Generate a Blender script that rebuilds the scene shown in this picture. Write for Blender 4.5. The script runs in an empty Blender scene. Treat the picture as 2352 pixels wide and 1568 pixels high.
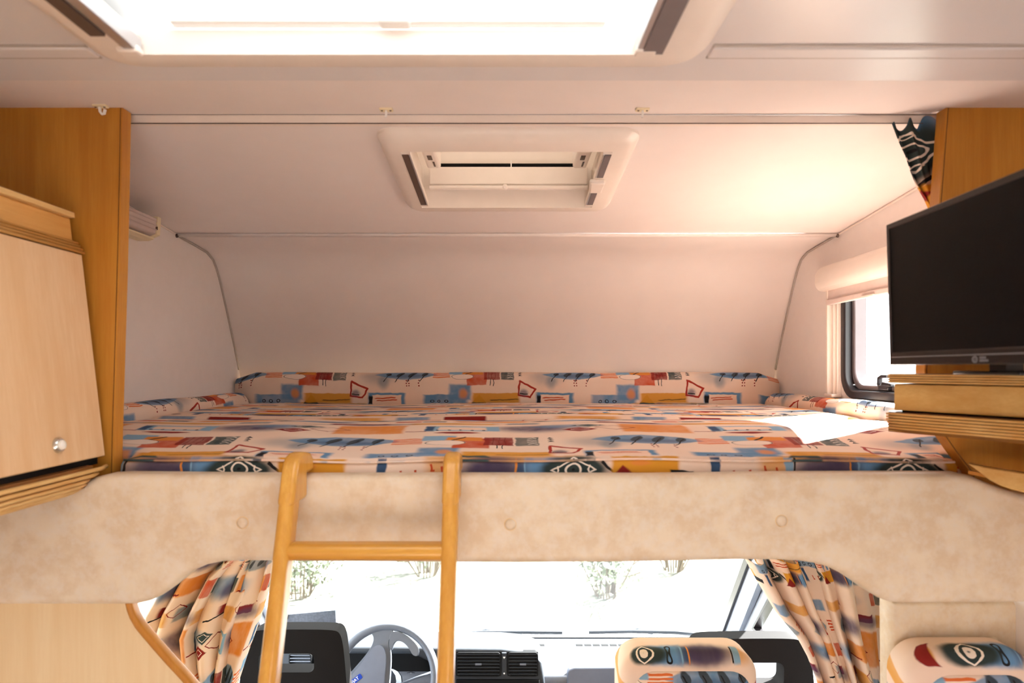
import bpy, bmesh, math, random
from mathutils import Vector, Matrix
random.seed(7)
sc = bpy.context.scene
COL = sc.collection

# ------------------------------------------------------------------ camera, light, exposure
F, CX, HY, ZC = 1568.0, 1165.0, 846.0, 1.55      # focal length in px, vanishing point, eye height above the floor
W, H = 2352.0, 1568.0
cd = bpy.data.cameras.new('camera')
cam = bpy.data.objects.new('camera', cd); COL.objects.link(cam)
cd.sensor_width = 36.0; cd.lens = 36.0 * F / W
cam.location = (0, 0, ZC); cam.rotation_euler = (math.pi / 2, 0, 0)
cd.shift_x = (W / 2 - CX) / W; cd.shift_y = (HY - H / 2) / W
cd.clip_start = 0.02; cd.clip_end = 300
cd.dof.use_dof = True; cd.dof.focus_distance = 1.9; cd.dof.aperture_fstop = 4.2
sc.camera = cam

SUN_DIR = Vector((-0.36, -0.22, -0.31)).normalized()
SUN_STR, SKY_STR, EXPO = 38.0, 2.9, 1.7
wd = bpy.data.worlds.new('hazy_sky'); sc.world = wd; wd.use_nodes = True
bg = wd.node_tree.nodes['Background']
bg.inputs[0].default_value = (0.99, 0.99, 0.975, 1); bg.inputs[1].default_value = SKY_STR
sl = bpy.data.lights.new('sun', 'SUN'); sl.energy = SUN_STR; sl.angle = math.radians(0.6); sl.color = (1, .97, .93)
so = bpy.data.objects.new('sun', sl); COL.objects.link(so); so.location = (4, 6, 6)
so.rotation_euler = SUN_DIR.to_track_quat('-Z', 'Y').to_euler()
vs = sc.view_settings
vs.view_transform = 'Standard'; vs.look = 'None'; vs.exposure = EXPO; vs.gamma = 1.0; vs.use_curve_mapping = False
sc.cycles.max_bounces = 8; sc.cycles.diffuse_bounces = 5; sc.cycles.glossy_bounces = 3; sc.cycles.transparent_max_bounces = 16
sc.cycles.caustics_reflective = False; sc.cycles.caustics_refractive = False
sc.cycles.sample_clamp_indirect = 8.0

# ------------------------------------------------------------------ helpers
def P(px, py, Y):
    return Vector(((px - CX) / F * Y, Y, ZC - (py - HY) / F * Y))
def lin(c):
    c = c / 255.0
    return c / 12.92 if c <= 0.04045 else ((c + 0.055) / 1.055) ** 2.4
def rgb(r, g, b):
    return (lin(r), lin(g), lin(b), 1)

class MB:
    """collects geometry (world coordinates) with optional per-vertex uv"""
    def __init__(s): s.v = []; s.f = []; s.uv = []
    def add(s, vs_, fs, uv=None):
        n = len(s.v); s.v += [Vector(x) for x in vs_]
        s.f += [[n + i for i in f] for f in fs]
        s.uv += (list(uv) if uv else [(0, 0)] * len(vs_))
    def box(s, lo, hi):
        x0, y0, z0 = lo; x1, y1, z1 = hi
        s.add([(x0,y0,z0),(x1,y0,z0),(x1,y1,z0),(x0,y1,z0),(x0,y0,z1),(x1,y0,z1),(x1,y1,z1),(x0,y1,z1)],
              [(3,2,1,0),(4,5,6,7),(0,1,5,4),(1,2,6,5),(2,3,7,6),(3,0,4,7)])
        return s
    def hexa(s, a, b):
        """two quads a, b (4 points each) joined to a solid"""
        s.add(list(a) + list(b), [(3,2,1,0),(4,5,6,7),(0,1,5,4),(1,2,6,5),(2,3,7,6),(3,0,4,7)]); return s
    def prism(s, pts, off):
        """3d polygon extruded by a vector"""
        n = len(pts); off = Vector(off)
        s.add([Vector(p) for p in pts] + [Vector(p) + off for p in pts],
              [list(range(n))[::-1], list(range(n, 2*n))] + [(i, (i+1) % n, n + (i+1) % n, n + i) for i in range(n)]); return s
    def sweep(s, prof, path, up=(0, 0, 1), closed=True, cap=True, scale=None):
        """2d profile (a sideways, b upwards) swept along a 3d path"""
        path = [Vector(p) for p in path]; up = Vector(up); m = len(prof); vs_ = []; 
        for i, p in enumerate(path):
            t = (path[min(i+1, len(path)-1)] - path[max(i-1, 0)]).normalized()
            side = t.cross(up).normalized(); u2 = side.cross(t).normalized()
            k = scale[i] if scale else 1.0
            vs_ += [p + side * a * k + u2 * b * k for a, b in prof]
        fs = []
        for i in range(len(path) - 1):
            for j in range(m if closed else m - 1):
                j2 = (j + 1) % m
                fs.append((i*m + j, i*m + j2, (i+1)*m + j2, (i+1)*m + j))
        if cap and closed:
            fs.append(list(range(m))[::-1]); fs.append([(len(path)-1)*m + j for j in range(m)])
        s.add(vs_, fs); return s
    def tube(s, path, r, n=10, up=(0, 0, 1), scale=None):
        return s.sweep([(r*math.cos(2*math.pi*i/n), r*math.sin(2*math.pi*i/n)) for i in range(n)], path, up, scale=scale)
    def lathe(s, prof, origin, axis, n=20):
        """prof: (radius, height) list turned about an axis"""
        axis = Vector(axis).normalized(); o = Vector(origin)
        e = Vector((0,0,1)) if abs(axis.z) < .9 else Vector((1,0,0))
        a = axis.cross(e).normalized(); b = axis.cross(a).normalized(); m = len(prof); vs_ = []
        for i in range(n):
            c, d = math.cos(2*math.pi*i/n), math.sin(2*math.pi*i/n)
            vs_ += [o + axis*h + (a*c + b*d)*r for r, h in prof]
        fs = [(i*m+j, ((i+1) % n)*m+j, ((i+1) % n)*m+j+1, i*m+j+1) for i in range(n) for j in range(m-1)]
        fs.append([i*m for i in range(n)][::-1]); fs.append([i*m+m-1 for i in range(n)])
        s.add(vs_, fs); return s
    def plate(s, outer, holes, f, t0, t1):
        """2d outline with holes, mapped by f(a,b,t), between t0 and t1"""
        bm = bmesh.new(); ed = []; loops = []
        for lp in [outer] + list(holes):
            vv = [bm.verts.new((a, b, 0)) for a, b in lp]
            ed += [bm.edges.new((vv[i], vv[(i+1) % len(vv)])) for i in range(len(vv))]
            loops.append([len(l) for l in loops] and list(range(sum(len(l) for l in loops), sum(len(l) for l in loops) + len(vv))) or list(range(len(vv))))
        bm.verts.index_update()
        bmesh.ops.triangle_fill(bm, edges=ed, use_beauty=True, use_dissolve=False)
        co = [v.co.copy() for v in bm.verts]; tri = [[v.index for v in f_.verts] for f_ in bm.faces]; bm.free()
        n = len(co)
        vs_ = [f(c.x, c.y, t0) for c in co] + [f(c.x, c.y, t1) for c in co]
        fs = [t for t in tri] + [[n + i for i in t[::-1]] for t in tri]
        for lp in loops:
            for i in range(len(lp)):
                a, b = lp[i], lp[(i+1) % len(lp)]; fs.append((a, b, n + b, n + a))
        s.add(vs_, fs); return s
    def grid(s, nu, nv, f, uvf=None):
        vs_ = []; uv = []
        for j in range(nv + 1):
            for i in range(nu + 1):
                a, b = i / nu, j / nv
                vs_.append(f(a, b)); uv.append(uvf(a, b) if uvf else (a, b))
        fs = [(j*(nu+1)+i, j*(nu+1)+i+1, (j+1)*(nu+1)+i+1, (j+1)*(nu+1)+i) for j in range(nv) for i in range(nu)]
        s.add(vs_, fs, uv); return s

def wloc(o):
    l = Vector((0, 0, 0))
    while o: l += o.location; o = o.parent
    return l
def obj(name, mb, mat, parent=None, smooth=False, bevel=0, seg=2, origin=None, fixn=True, sub=0, solid=0):
    me = bpy.data.meshes.new(name)
    if parent is not None: org = wloc(parent)
    elif origin is not None: org = Vector(origin)
    else:
        xs = [p.x for p in mb.v]; ys = [p.y for p in mb.v]; zs = [p.z for p in mb.v]
        org = Vector(((min(xs)+max(xs))/2, (min(ys)+max(ys))/2, min(zs)))
    me.from_pydata([p - org for p in mb.v], [], mb.f)
    uvl = me.uv_layers.new(name='UVMap')
    for l in me.loops: uvl.data[l.index].uv = mb.uv[l.vertex_index]
    if fixn:
        bm = bmesh.new(); bm.from_mesh(me)
        bmesh.ops.recalc_face_normals(bm, faces=bm.faces); bm.to_mesh(me); bm.free()
    me.materials.append(M[mat])
    o = bpy.data.objects.new(name, me); COL.objects.link(o)
    if parent is not None: o.parent = parent
    else: o.location = org
    if solid:
        m = o.modifiers.new('thick', 'SOLIDIFY'); m.thickness = solid; m.offset = 0
    if bevel:
        m = o.modifiers.new('bevel', 'BEVEL'); m.width = bevel; m.segments = seg; m.limit_method = 'ANGLE'; m.angle_limit = math.radians(35)
        smooth = True
    if sub:
        m = o.modifiers.new('sub', 'SUBSURF'); m.levels = sub; m.render_levels = sub; smooth = True
    if smooth:
        for p in me.polygons: p.use_smooth = True
        if bevel or smooth == 'auto':
            try:
                me.set_sharp_from_angle(angle=math.radians(40))
            except Exception: pass
    return o
def tag(o, label=None, cat=None, group=None, kind=None):
    if label: o['label'] = label
    if cat: o['category'] = cat
    if group: o['group'] = group
    if kind: o['kind'] = kind
    return o
def thing(name, label, cat, loc, group=None):
    o = bpy.data.objects.new(name, None); COL.objects.link(o); o.location = loc; o.empty_display_size = .05
    return tag(o, label, cat, group)
def struct(name, mb, mat, label=None, parent=None, cat=None, **k):
    o = obj(name, mb, mat, parent, **k)
    if parent is None: tag(o, label, cat, None, 'structure')
    return o
def rrect(x0, y0, x1, y1, r, n=6):
    pts = []
    for cx, cy, a0 in ((x1-r, y1-r, 0), (x0+r, y1-r, 90), (x0+r, y0+r, 180), (x1-r, y0+r, 270)):
        for i in range(n + 1):
            a = math.radians(a0 + 90*i/n); pts.append((cx + r*math.cos(a), cy + r*math.sin(a)))
    return pts
def chaikin(p, k=2):
    for _ in range(k):
        q = []
        for i in range(len(p)):
            a, b = p[i], p[(i+1) % len(p)]; q += [(a[0]*.75 + b[0]*.25, a[1]*.75 + b[1]*.25), (a[0]*.25 + b[0]*.75, a[1]*.25 + b[1]*.75)]
        p = q
    return p
def text_mesh(s, size, depth):
    cu = bpy.data.curves.new('t', 'FONT'); cu.body = s; cu.size = size; cu.extrude = depth; cu.align_x = 'CENTER'; cu.align_y = 'CENTER'; cu.resolution_u = 2
    o = bpy.data.objects.new('t', cu); COL.objects.link(o); bpy.context.view_layer.update()
    dg = bpy.context.evaluated_depsgraph_get(); me = bpy.data.meshes.new_from_object(o.evaluated_get(dg))
    v = [x.co.copy() for x in me.vertices]; f = [list(p.vertices) for p in me.polygons]
    bpy.data.objects.remove(o); bpy.data.curves.remove(cu); bpy.data.meshes.remove(me)
    return v, f

# ------------------------------------------------------------------ materials
M = {}
class NT:
    def __init__(s, name):
        m = bpy.data.materials.new(name); m.use_nodes = True; s.m = m; s.t = m.node_tree; s.n = s.t.nodes; s.l = s.t.links
        s.b = s.n['Principled BSDF']; s.out = s.n['Material Output']; M[name] = m
    def node(s, typ, **k):
        n = s.n.new(typ)
        for a, b in k.items(): setattr(n, a, b)
        return n
    def inp(s, sock, v):
        if hasattr(v, 'is_linked') or isinstance(v, bpy.types.NodeSocket): s.l.new(v, sock)
        else: sock.default_value = v
    def math(s, op, a, b=None, c=None, clamp=False):
        n = s.node('ShaderNodeMath', operation=op, use_clamp=clamp); s.inp(n.inputs[0], a)
        if b is not None: s.inp(n.inputs[1], b)
        if c is not None: s.inp(n.inputs[2], c)
        return n.outputs[0]
    def vmath(s, op, a, b=None):
        n = s.node('ShaderNodeVectorMath', operation=op); s.inp(n.inputs[0], a)
        if b is not None: s.inp(n.inputs[1], b)
        return n.outputs['Value'] if op == 'LENGTH' else n.outputs[0]
    def mapping(s, v, loc=(0,0,0), rot=(0,0,0), sca=(1,1,1), typ='POINT'):
        n = s.node('ShaderNodeMapping', vector_type=typ); s.l.new(v, n.inputs[0])
        n.inputs['Location'].default_value = loc; n.inputs['Rotation'].default_value = rot; n.inputs['Scale'].default_value = sca
        return n.outputs[0]
    def noise(s, v, scale, detail=3, rough=.5, out=0):
        n = s.node('ShaderNodeTexNoise'); n.inputs['Scale'].default_value = scale; n.inputs['Detail'].default_value = detail; n.inputs['Roughness'].default_value = rough
        if v: s.l.new(v, n.inputs['Vector'])
        return n.outputs[out]
    def mrange(s, v, a, b, c, d):
        n = s.node('ShaderNodeMapRange', interpolation_type='SMOOTHSTEP', clamp=False); s.inp(n.inputs[0], v)
        for i, x in enumerate((a, b, c, d)): n.inputs[1+i].default_value = x
        return n.outputs[0]
    def mix(s, f, a, b, blend='MIX'):
        n = s.node('ShaderNodeMix', data_type='RGBA', blend_type=blend); s.inp(n.inputs[0], f); s.inp(n.inputs[6], a); s.inp(n.inputs[7], b)
        return n.outputs[2]
    def coord(s, w='Object'):
        return s.node('ShaderNodeTexCoord').outputs[w]
    def bump(s, h, strength, dist=.001):
        n = s.node('ShaderNodeBump'); n.inputs['Strength'].default_value = strength; n.inputs['Distance'].default_value = dist
        s.l.new(h, n.inputs['Height']); s.l.new(n.outputs[0], s.b.inputs['Normal'])
    def base(s, c, rough=.5, metal=0, spec=None):
        s.inp(s.b.inputs['Base Color'], c); s.b.inputs['Roughness'].default_value = rough; s.b.inputs['Metallic'].default_value = metal
        if spec is not None: s.b.inputs['Specular IOR Level'].default_value = spec
        return s

def plain(name, c, rough=.5, metal=0, var=.06, scale=30, spec=None, bump=0):
    t = NT(name); v = t.noise(t.coord(), scale, 3)
    f = t.mrange(v, .3, .7, 0, 1)
    d = tuple(x * (1 - var) for x in c[:3]) + (1,)
    t.base(t.mix(f, d, c), rough, metal, spec)
    if bump: t.bump(t.noise(t.coord(), scale * 12, 2), bump)
    return t
def wood(name, light, dark, axis=2, scale=1.0, rough=.38, amount=1.0, spec=.35, g=1.09):
    light = (light[0], light[1]*g, light[2], 1); dark = (dark[0], dark[1]*g, dark[2], 1)
    t = NT(name); co = t.coord()
    sc_ = [26*scale]*3; sc_[axis] = 1.6*scale
    w = t.noise(co, 2.2*scale, 2, out=1)
    st = t.mapping(co, sca=tuple(sc_))
    dist = t.vmath('ADD', st, t.vmath('SCALE', w)) if False else st
    g = t.noise(dist, 1.6, 5, .6); g2 = t.noise(t.mapping(co, sca=tuple(x*6 for x in sc_)), 2.0, 2)
    big = t.noise(t.mapping(co, sca=tuple(3*scale if i != axis else .8*scale for i in range(3))), 1.5, 2)
    f = t.mrange(g, .32, .72, 0, amount); f2 = t.mrange(g2, .35, .7, 0, .35*amount)
    c = t.mix(f, light, dark); c = t.mix(f2, c, dark); c = t.mix(t.mrange(big, .35, .7, 0, .35*amount), c, dark)
    t.base(c, rough, 0, spec); t.bump(g2, .06)
    return t

# wood tones
wood('wood_panel', rgb(202, 136, 58), rgb(184, 112, 40), 2)
wood('wood_groove_shade', rgb(140, 88, 40), rgb(120, 70, 30), 1)  # wood colour darkened to stand in for shade in the grooves
wood('wood_edge', rgb(234, 170, 84), rgb(222, 152, 66), 2)
wood('wood_light', rgb(234, 200, 160), rgb(224, 182, 136), 2, .8, g=1.0)
wood('wood_pale', rgb(238, 216, 176), rgb(230, 201, 156), 2, .7, g=1.0)
wood('wood_fascia', rgb(230, 176, 112), rgb(214, 150, 84), 1)
wood('wood_strip', rgb(240, 200, 150), rgb(228, 180, 124), 1)
wood('wood_rib', rgb(234, 186, 124), rgb(216, 156, 90), 1, 1.2)
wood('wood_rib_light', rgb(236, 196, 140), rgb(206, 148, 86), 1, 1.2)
wood('wood_shelf', rgb(232, 184, 120), rgb(214, 156, 88), 1, 1.0)
wood('wood_ladder', rgb(226, 166, 84), rgb(208, 142, 62), 2, 1.2, .25, spec=.5)
wood('wood_rung', rgb(222, 160, 72), rgb(202, 134, 52), 0, 1.2, .28, spec=.5)
# painted / plastic
plain('wall_white', rgb(240, 231, 227), .75, var=.02, bump=.05)
plain('ceiling_white', rgb(241, 231, 227), .6, var=.02, scale=12)
plain('ceiling_gloss', rgb(226, 221, 221), .3, var=.02, scale=8)
plain('trim_white', rgb(240, 226, 216), .4, var=.02)
plain('trim_grey', rgb(186, 176, 168), .5)
plain('plastic_cream', rgb(242, 230, 220), .35, var=.02)
plain('plastic_white', rgb(244, 240, 236), .3, var=.02)
plain('plastic_lamp', rgb(240, 225, 190), .4, var=.02)
plain('diffuser', rgb(214, 196, 192), .2, var=.04)
plain('groove_dark', rgb(92, 74, 66), .5)
plain('rail_metal', rgb(205, 205, 210), .3, .8)
plain('rail_grey', rgb(120, 112, 116), .4, .2)
plain('black_gap', rgb(12, 12, 13), .6, spec=.12)
plain('rubber', rgb(34, 30, 34), .35)
plain('seat_black', rgb(22, 20, 21), .8, bump=.2, spec=.12)
plain('tv_bezel', rgb(18, 15, 16), .25)
plain('tv_line', rgb(150, 150, 155), .3, .4)
t = NT('tv_screen'); t.base(t.mix(t.mrange(t.noise(t.coord(), 900, 1), .4, .6, 0, 1), rgb(7, 7, 8), rgb(10, 10, 11)), .4, 0, .1)
plain('dash_grey', rgb(98, 104, 116), .65, var=.08, scale=80, bump=.2)
plain('dash_dark', rgb(46, 50, 56), .6, var=.08, spec=.2)
plain('dash_black', rgb(14, 15, 17), .6, spec=.12)
plain('wheel_grey', rgb(88, 95, 108), .5, var=.06, bump=.1)
plain('wheel_pad', rgb(94, 101, 118), .55, var=.06, bump=.1)
plain('badge_blue', rgb(24, 56, 150), .3)
plain('mark_white', rgb(235, 238, 242), .5)
plain('chrome', rgb(225, 222, 214), .18, .9)
plain('knob_pearl', rgb(245, 240, 232), .25)
plain('amber', rgb(235, 160, 50), .4)
plain('board_grey', rgb(74, 78, 88), .6, var=.35, scale=120)
plain('bonnet_white', rgb(238, 240, 242), .25, var=.01)
plain('pillar_grey', rgb(150, 158, 172), .5)
plain('pillar_white', rgb(192, 197, 205), .5)
plain('floor_brown', rgb(122, 108, 94), .6)
plain('screw', rgb(110, 90, 76), .4, .5)
plain('blind_pink', rgb(226, 208, 202), .7)
# mottled suede-look leatherette
t = NT('leatherette'); co = t.coord()
n1 = t.noise(co, 20, 6, .62); n2 = t.noise(co, 70, 3, .6)
c = t.mix(t.mrange(n1, .36, .66, 0, 1), rgb(228, 210, 184), rgb(216, 192, 161)); c = t.mix(t.mrange(n2, .4, .7, 0, .5), c, rgb(226, 214, 200))
t.base(c, .5, 0, .3); t.bump(t.noise(co, 500, 2), .1)
# clear panes (thin sheet: sees through, mirrors a little)
def glass(name, tint):
    t = NT(name); t.n.remove(t.b)
    tr = t.node('ShaderNodeBsdfTransparent'); tr.inputs[0].default_value = tint
    gl = t.node('ShaderNodeBsdfGlossy'); gl.inputs['Roughness'].default_value = .02
    mx = t.node('ShaderNodeMixShader'); mx.inputs[0].default_value = .04; t.l.new(tr.outputs[0], mx.inputs[1]); t.l.new(gl.outputs[0], mx.inputs[2])
    t.l.new(mx.outputs[0], t.out.inputs[0])
glass('pane', (.95, .97, .97, 1)); glass('pane_clear', (.97, .985, .98, 1))
def translucent(name, c, f=.6, rough=.5):
    t = NT(name); t.base(c, rough)
    tl = t.node('ShaderNodeBsdfTranslucent'); tl.inputs[0].default_value = c
    mx = t.node('ShaderNodeMixShader'); mx.inputs[0].default_value = f
    t.l.new(t.b.outputs[0], mx.inputs[1]); t.l.new(tl.outputs[0], mx.inputs[2]); t.l.new(mx.outputs[0], t.out.inputs[0])
    return t
translucent('dome_white', (.30, .312, .316, 1), .30)
translucent('dome_cream', (.85, .80, .74, 1), .12)
translucent('dome_slot', (.95, .95, .88, 1), .9)
# outside
t = NT('ground'); co = t.coord(); n = t.noise(co, 1.3, 6, .65); n2 = t.noise(co, 9, 4, .6)
c = t.mix(t.mrange(n, .4, .62, 0, 1), rgb(104, 102, 92), rgb(58, 62, 52)); c = t.mix(t.mrange(n2, .45, .65, 0, .6), c, rgb(122, 119, 110)); t.base(c, .9)
plain('leaf_green', rgb(104, 112, 90), .6, var=.3, scale=4)
plain('twig', rgb(100, 90, 76), .8)

# printed upholstery: flat motifs on a repeating tile, all from maths nodes
PT = .575
PRIMS = []                                     # flat motifs of one tile: (kind, cx, cy, hx, hy, colour, rot, soft, alpha, w, washy)
def shape(kind, cx, cy, hx, hy, color, rot=0, soft=.06, alpha=1.0, w=.2, washy=False):
    c_, s_ = abs(math.cos(math.radians(rot))), abs(math.sin(math.radians(rot)))
    ex, ey = (c_*hx + s_*hy)*(1 + soft) + .002, (s_*hx + c_*hy)*(1 + soft) + .002
    for ox in (-1, 0, 1):
        for oy in (-1, 0, 1):
            x, y = cx + ox, cy + oy
            if x + ex > 0 and x - ex < 1 and y + ey > 0 and y - ey < 1: PRIMS.append((kind, x, y, hx, hy, color, rot, soft, alpha, w, washy, ex, ey))
def seg(x0, y0, x1, y1, wd_, color, alpha=1):
    L = math.hypot(x1-x0, y1-y0); shape('box', (x0+x1)/2, (y0+y1)/2, L/2 + wd_*.6, wd_, color, math.degrees(math.atan2(y1-y0, x1-x0)), .1, alpha)
def motifs():
    ORANGE, YEL, RED, DRED = rgb(222, 140, 64), rgb(216, 150, 48), rgb(196, 78, 42), rgb(136, 36, 32)
    BLUE, LBLUE, DBLUE, PURP = rgb(96, 138, 176), rgb(136, 172, 200), rgb(56, 82, 118), rgb(78, 68, 98)
    GREEN, BLACK, WHITE, GREY = rgb(58, 74, 76), rgb(32, 30, 33), rgb(246, 232, 220), rgb(126, 138, 148)
    # row 1 (shows on the mattress edge)
    shape('box', .80, .112, .20, .010, YEL, soft=.3, alpha=.8)
    shape('ell', .765, .078, .11, .040, PURP, soft=.45, alpha=1.0, washy=True); shape('ell', .765, .078, .07, .03, rgb(70, 60, 84), soft=.6, alpha=.8)
    shape('box', .85, .078, .024, .03, DBLUE, soft=.4, alpha=.9)
    shape('box', .828, .078, .003, .03, ORANGE, soft=.4); shape('box', .855, .078, .003, .03, LBLUE, soft=.4)
    shape('box', .915, .078, .055, .034, rgb(104, 146, 188), soft=.35)
    shape('ring', .905, .060, .012, .012, BLACK, w=.5)
    shape('ell', .0, .080, .10, .036, rgb(50, 62, 62), soft=.2)
    shape('diaf', .0, .080, .070, .034, WHITE, w=.14); shape('ring', .0, .080, .026, .019, WHITE, w=.24); seg(-.048, .069, -.044, .080, .0022, WHITE); seg(-.044, .080, -.048, .091, .0022, WHITE); seg(.048, .069, .044, .080, .0022, WHITE); seg(.044, .080, .048, .091, .0022, WHITE); shape('ell', .0, .080, .005, .004, BLACK)
    seg(.085, .10, .125, .068, .004, BLACK)
    shape('box', .215, .080, .10, .032, YEL, soft=.08); shape('ell', .2, .095, .03, .008, ORANGE, soft=.4)
    shape('tri', .15, .066, .05, .022, DRED, soft=.1); shape('box', .325, .063, .035, .012, BLACK, soft=.1)
    shape('box', .425, .080, .014, .034, DBLUE, soft=.2)
    shape('box', .60, .080, .04, .034, YEL, soft=.5, alpha=.7)
    for u, v in ((.485, .070), (.53, .072), (.575, .085), (.61, .080)):
        shape('box', u, v, .0035, .010, RED, rot=12); shape('box', u + .004, v - .008, .007, .003, RED)
    shape('box', .645, .080, .012, .034, LBLUE, soft=.2); seg(.66, .05, .662, .11, .003, BLACK)
    # row 2: long blue shape, frames, bus
    shape('box', .50, .145, .13, .026, BLUE, soft=.12, washy=True); shape('box', .585, .185, .065, .045, BLUE, soft=.2, washy=True)
    shape('ell', .605, .175, .025, .03, ORANGE, soft=.5, alpha=.8)
    for u in (.42, .46, .505): shape('ring', u, .132, .011, .009, BLACK, w=.4)
    shape('tri', .70, .14, .05, .028, GREEN, soft=.1); shape('box', .80, .15, .14, .028, YEL, soft=.1, alpha=.95)
    seg(.77, .135, .93, .142, .003, BLACK, .7)
    shape('box', .15, .15, .11, .033, BLUE, soft=.1); shape('box', .15, .143, .085, .028, rgb(240, 206, 184), soft=.05)
    shape('box', .055, .14, .012, .025, BLACK, soft=.3)
    seg(.09, .137, .21, .145, .003, RED); seg(.08, .15, .2, .156, .003, RED)
    for a in ((.935, .165, .94, .25), (.94, .25, 1.035, .205), (1.035, .205, 1.005, .155), (1.005, .155, .935, .165)):
        seg(*a, .0055, rgb(168, 52, 38))
        if a[0] > .99 or a[2] > .99: seg(a[0]-1, a[1], a[2]-1, a[3], .0055, rgb(168, 52, 38))
    shape('ell', .965, .18, .022, .02, PURP, soft=.6, alpha=.7); seg(.945, .175, .985, .172, .003, BLACK)
    # row 3: pointed leaf shape, striped patch, shell, blocks
    shape('ell', .10, .285, .09, .05, GREY, soft=.7, alpha=.5); shape('ell', .13, .25, .03, .04, GREY, soft=.6, alpha=.7)
    shape('lens', .265, .31, .19, .048, BLUE, soft=.1, washy=True); shape('lens', .27, .295, .13, .022, DBLUE, soft=.7, alpha=.6)
    for u, hx, r in ((.16, .018, 50), (.23, .034, 55), (.30, .040, 55), (.375, .028, 60)):
        shape('ell', u, .315, hx, .016, rgb(62, 72, 82), rot=r, soft=.15); seg(u - .03, .25, u + .012, .325, .0025, BLACK)
    for u in (.265, .28, .34):
        for k in range(3): shape('ell', u, .225 + k*.016, .004, .004, DRED)
    shape('stripe', .475, .30, .05, .032, rgb(220, 112, 58), soft=.05)
    shape('box', .575, .335, .055, .026, LBLUE, soft=.1); shape('box', .685, .28, .06, .055, RED, soft=.06, washy=True)
    shape('box', .66, .325, .06, .02, ORANGE, soft=.1); seg(.62, .31, .66, .345, .004, BLACK)
    shape('ell', .60, .285, .065, .026, rgb(240, 220, 206), soft=.08); shape('ring', .60, .285, .066, .027, BLACK, w=.07, alpha=.7)
    shape('box', .775, .302, .048, .045, DRED, soft=.05, washy=True)
    for k in (.755, .775, .795): seg(k, .265, k, .345, .0015, rgb(110, 34, 30), .7)
    seg(.768, .225, .768, .26, .002, BLACK); seg(.785, .22, .785, .26, .002, BLACK)
    shape('box', .868, .302, .038, .045, GREEN, soft=.08, washy=True)
    for k in range(4): seg(.87, .272 + k*.02, .885, .282 + k*.02, .0022, WHITE, .8); seg(.885, .282 + k*.02, .90, .272 + k*.02, .0022, WHITE, .8)
    for k in range(3): shape('tri', .945, .30 + k*.018, .012, .007, BLACK)
    # row 4: soft smears, small diamonds, orange block, coach, lens
    shape('ell', .90, .47, .13, .055, PURP, soft=.6, washy=True); shape('ell', 1.0, .50, .09, .035, BLUE, soft=.6, alpha=.8, washy=True)
    shape('dia', .09, .50, .065, .03, GREEN, soft=.08); shape('diaf', .09, .50, .045, .02, WHITE, w=.16)
    shape('dia', .055, .435, .065, .03, DRED, soft=.08); shape('diaf', .055, .435, .035, .016, WHITE, w=.16)
    shape('box', .32, .475, .12, .075, ORANGE, soft=.1, washy=True); shape('diaf', .18, .46, .075, .035, DRED, w=.12)
    shape('frame', .645, .465, .13, .04, LBLUE, w=.35); shape('box', .53, .465, .015, .04, DBLUE, soft=.4)
    for k in range(5): shape('ell', .56 + k*.04, .437, .006, .006, BLACK)
    shape('lens', .63, .40, .085, .012, DRED, soft=.1); seg(.45, .42, .52, .42, .003, DRED)
    # row 5 and 6
    shape('box', .60, .60, .16, .035, YEL, soft=.15, alpha=.9, washy=True); shape('box', .25, .62, .11, .02, DRED, soft=.15)
    shape('ell', .32, .60, .14, .03, PURP, soft=.6, alpha=.7); shape('box', .86, .61, .06, .03, GREY, soft=.2, washy=True)
    seg(.05, .58, .18, .60, .004, BLACK); shape('diaf', .80, .63, .06, .03, DRED, w=.14)
    shape('ell', .10, .72, .13, .045, BLUE, soft=.55, washy=True); shape('ell', .15, .70, .06, .03, PURP, soft=.6, alpha=.8)
    shape('box', .42, .72, .05, .035, RED, soft=.1, washy=True); shape('box', .52, .72, .045, .03, GREEN, soft=.1, washy=True)
    shape('box', .74, .73, .14, .04, ORANGE, soft=.15, washy=True); seg(.62, .69, .75, .70, .003, DRED); shape('dia', .93, .72, .05, .026, GREEN)
    shape('lens', .25, .84, .14, .04, GREY, soft=.2, washy=True); shape('ell', .22, .84, .03, .014, BLACK, rot=50, soft=.2, alpha=.8); shape('ell', .29, .845, .03, .014, BLACK, rot=50, soft=.2, alpha=.8)
    shape('stripe', .48, .84, .05, .03, RED, soft=.05); shape('ell', .72, .85, .13, .04, PURP, soft=.6, washy=True); shape('box', .64, .84, .04, .035, LBLUE, soft=.3)
    for a in ((.86, .82, .88, .89), (.88, .89, .97, .86), (.97, .86, .95, .81), (.95, .81, .86, .82)): seg(*a, .005, rgb(168, 52, 38))
    shape('box', .14, .94, .13, .022, YEL, soft=.2, alpha=.9, washy=True); shape('box', .40, .94, .07, .025, BLUE, soft=.2, washy=True); shape('box', .62, .945, .09, .016, DRED, soft=.1)
motifs()
class GT(NT):
    def __init__(s, name):
        s.t = bpy.data.node_groups.new(name, 'ShaderNodeTree'); s.n = s.t.nodes; s.l = s.t.links
        for nm, ty in (('Vector', 'NodeSocketVector'), ('Wash', 'NodeSocketFloat'), ('Base', 'NodeSocketColor')): s.t.interface.new_socket(nm, in_out='INPUT', socket_type=ty)
        s.t.interface.new_socket('Color', in_out='OUTPUT', socket_type='NodeSocketColor')
        s.gi = s.n.new('NodeGroupInput'); s.go = s.n.new('NodeGroupOutput')
NU, NV = 4, 8
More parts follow.
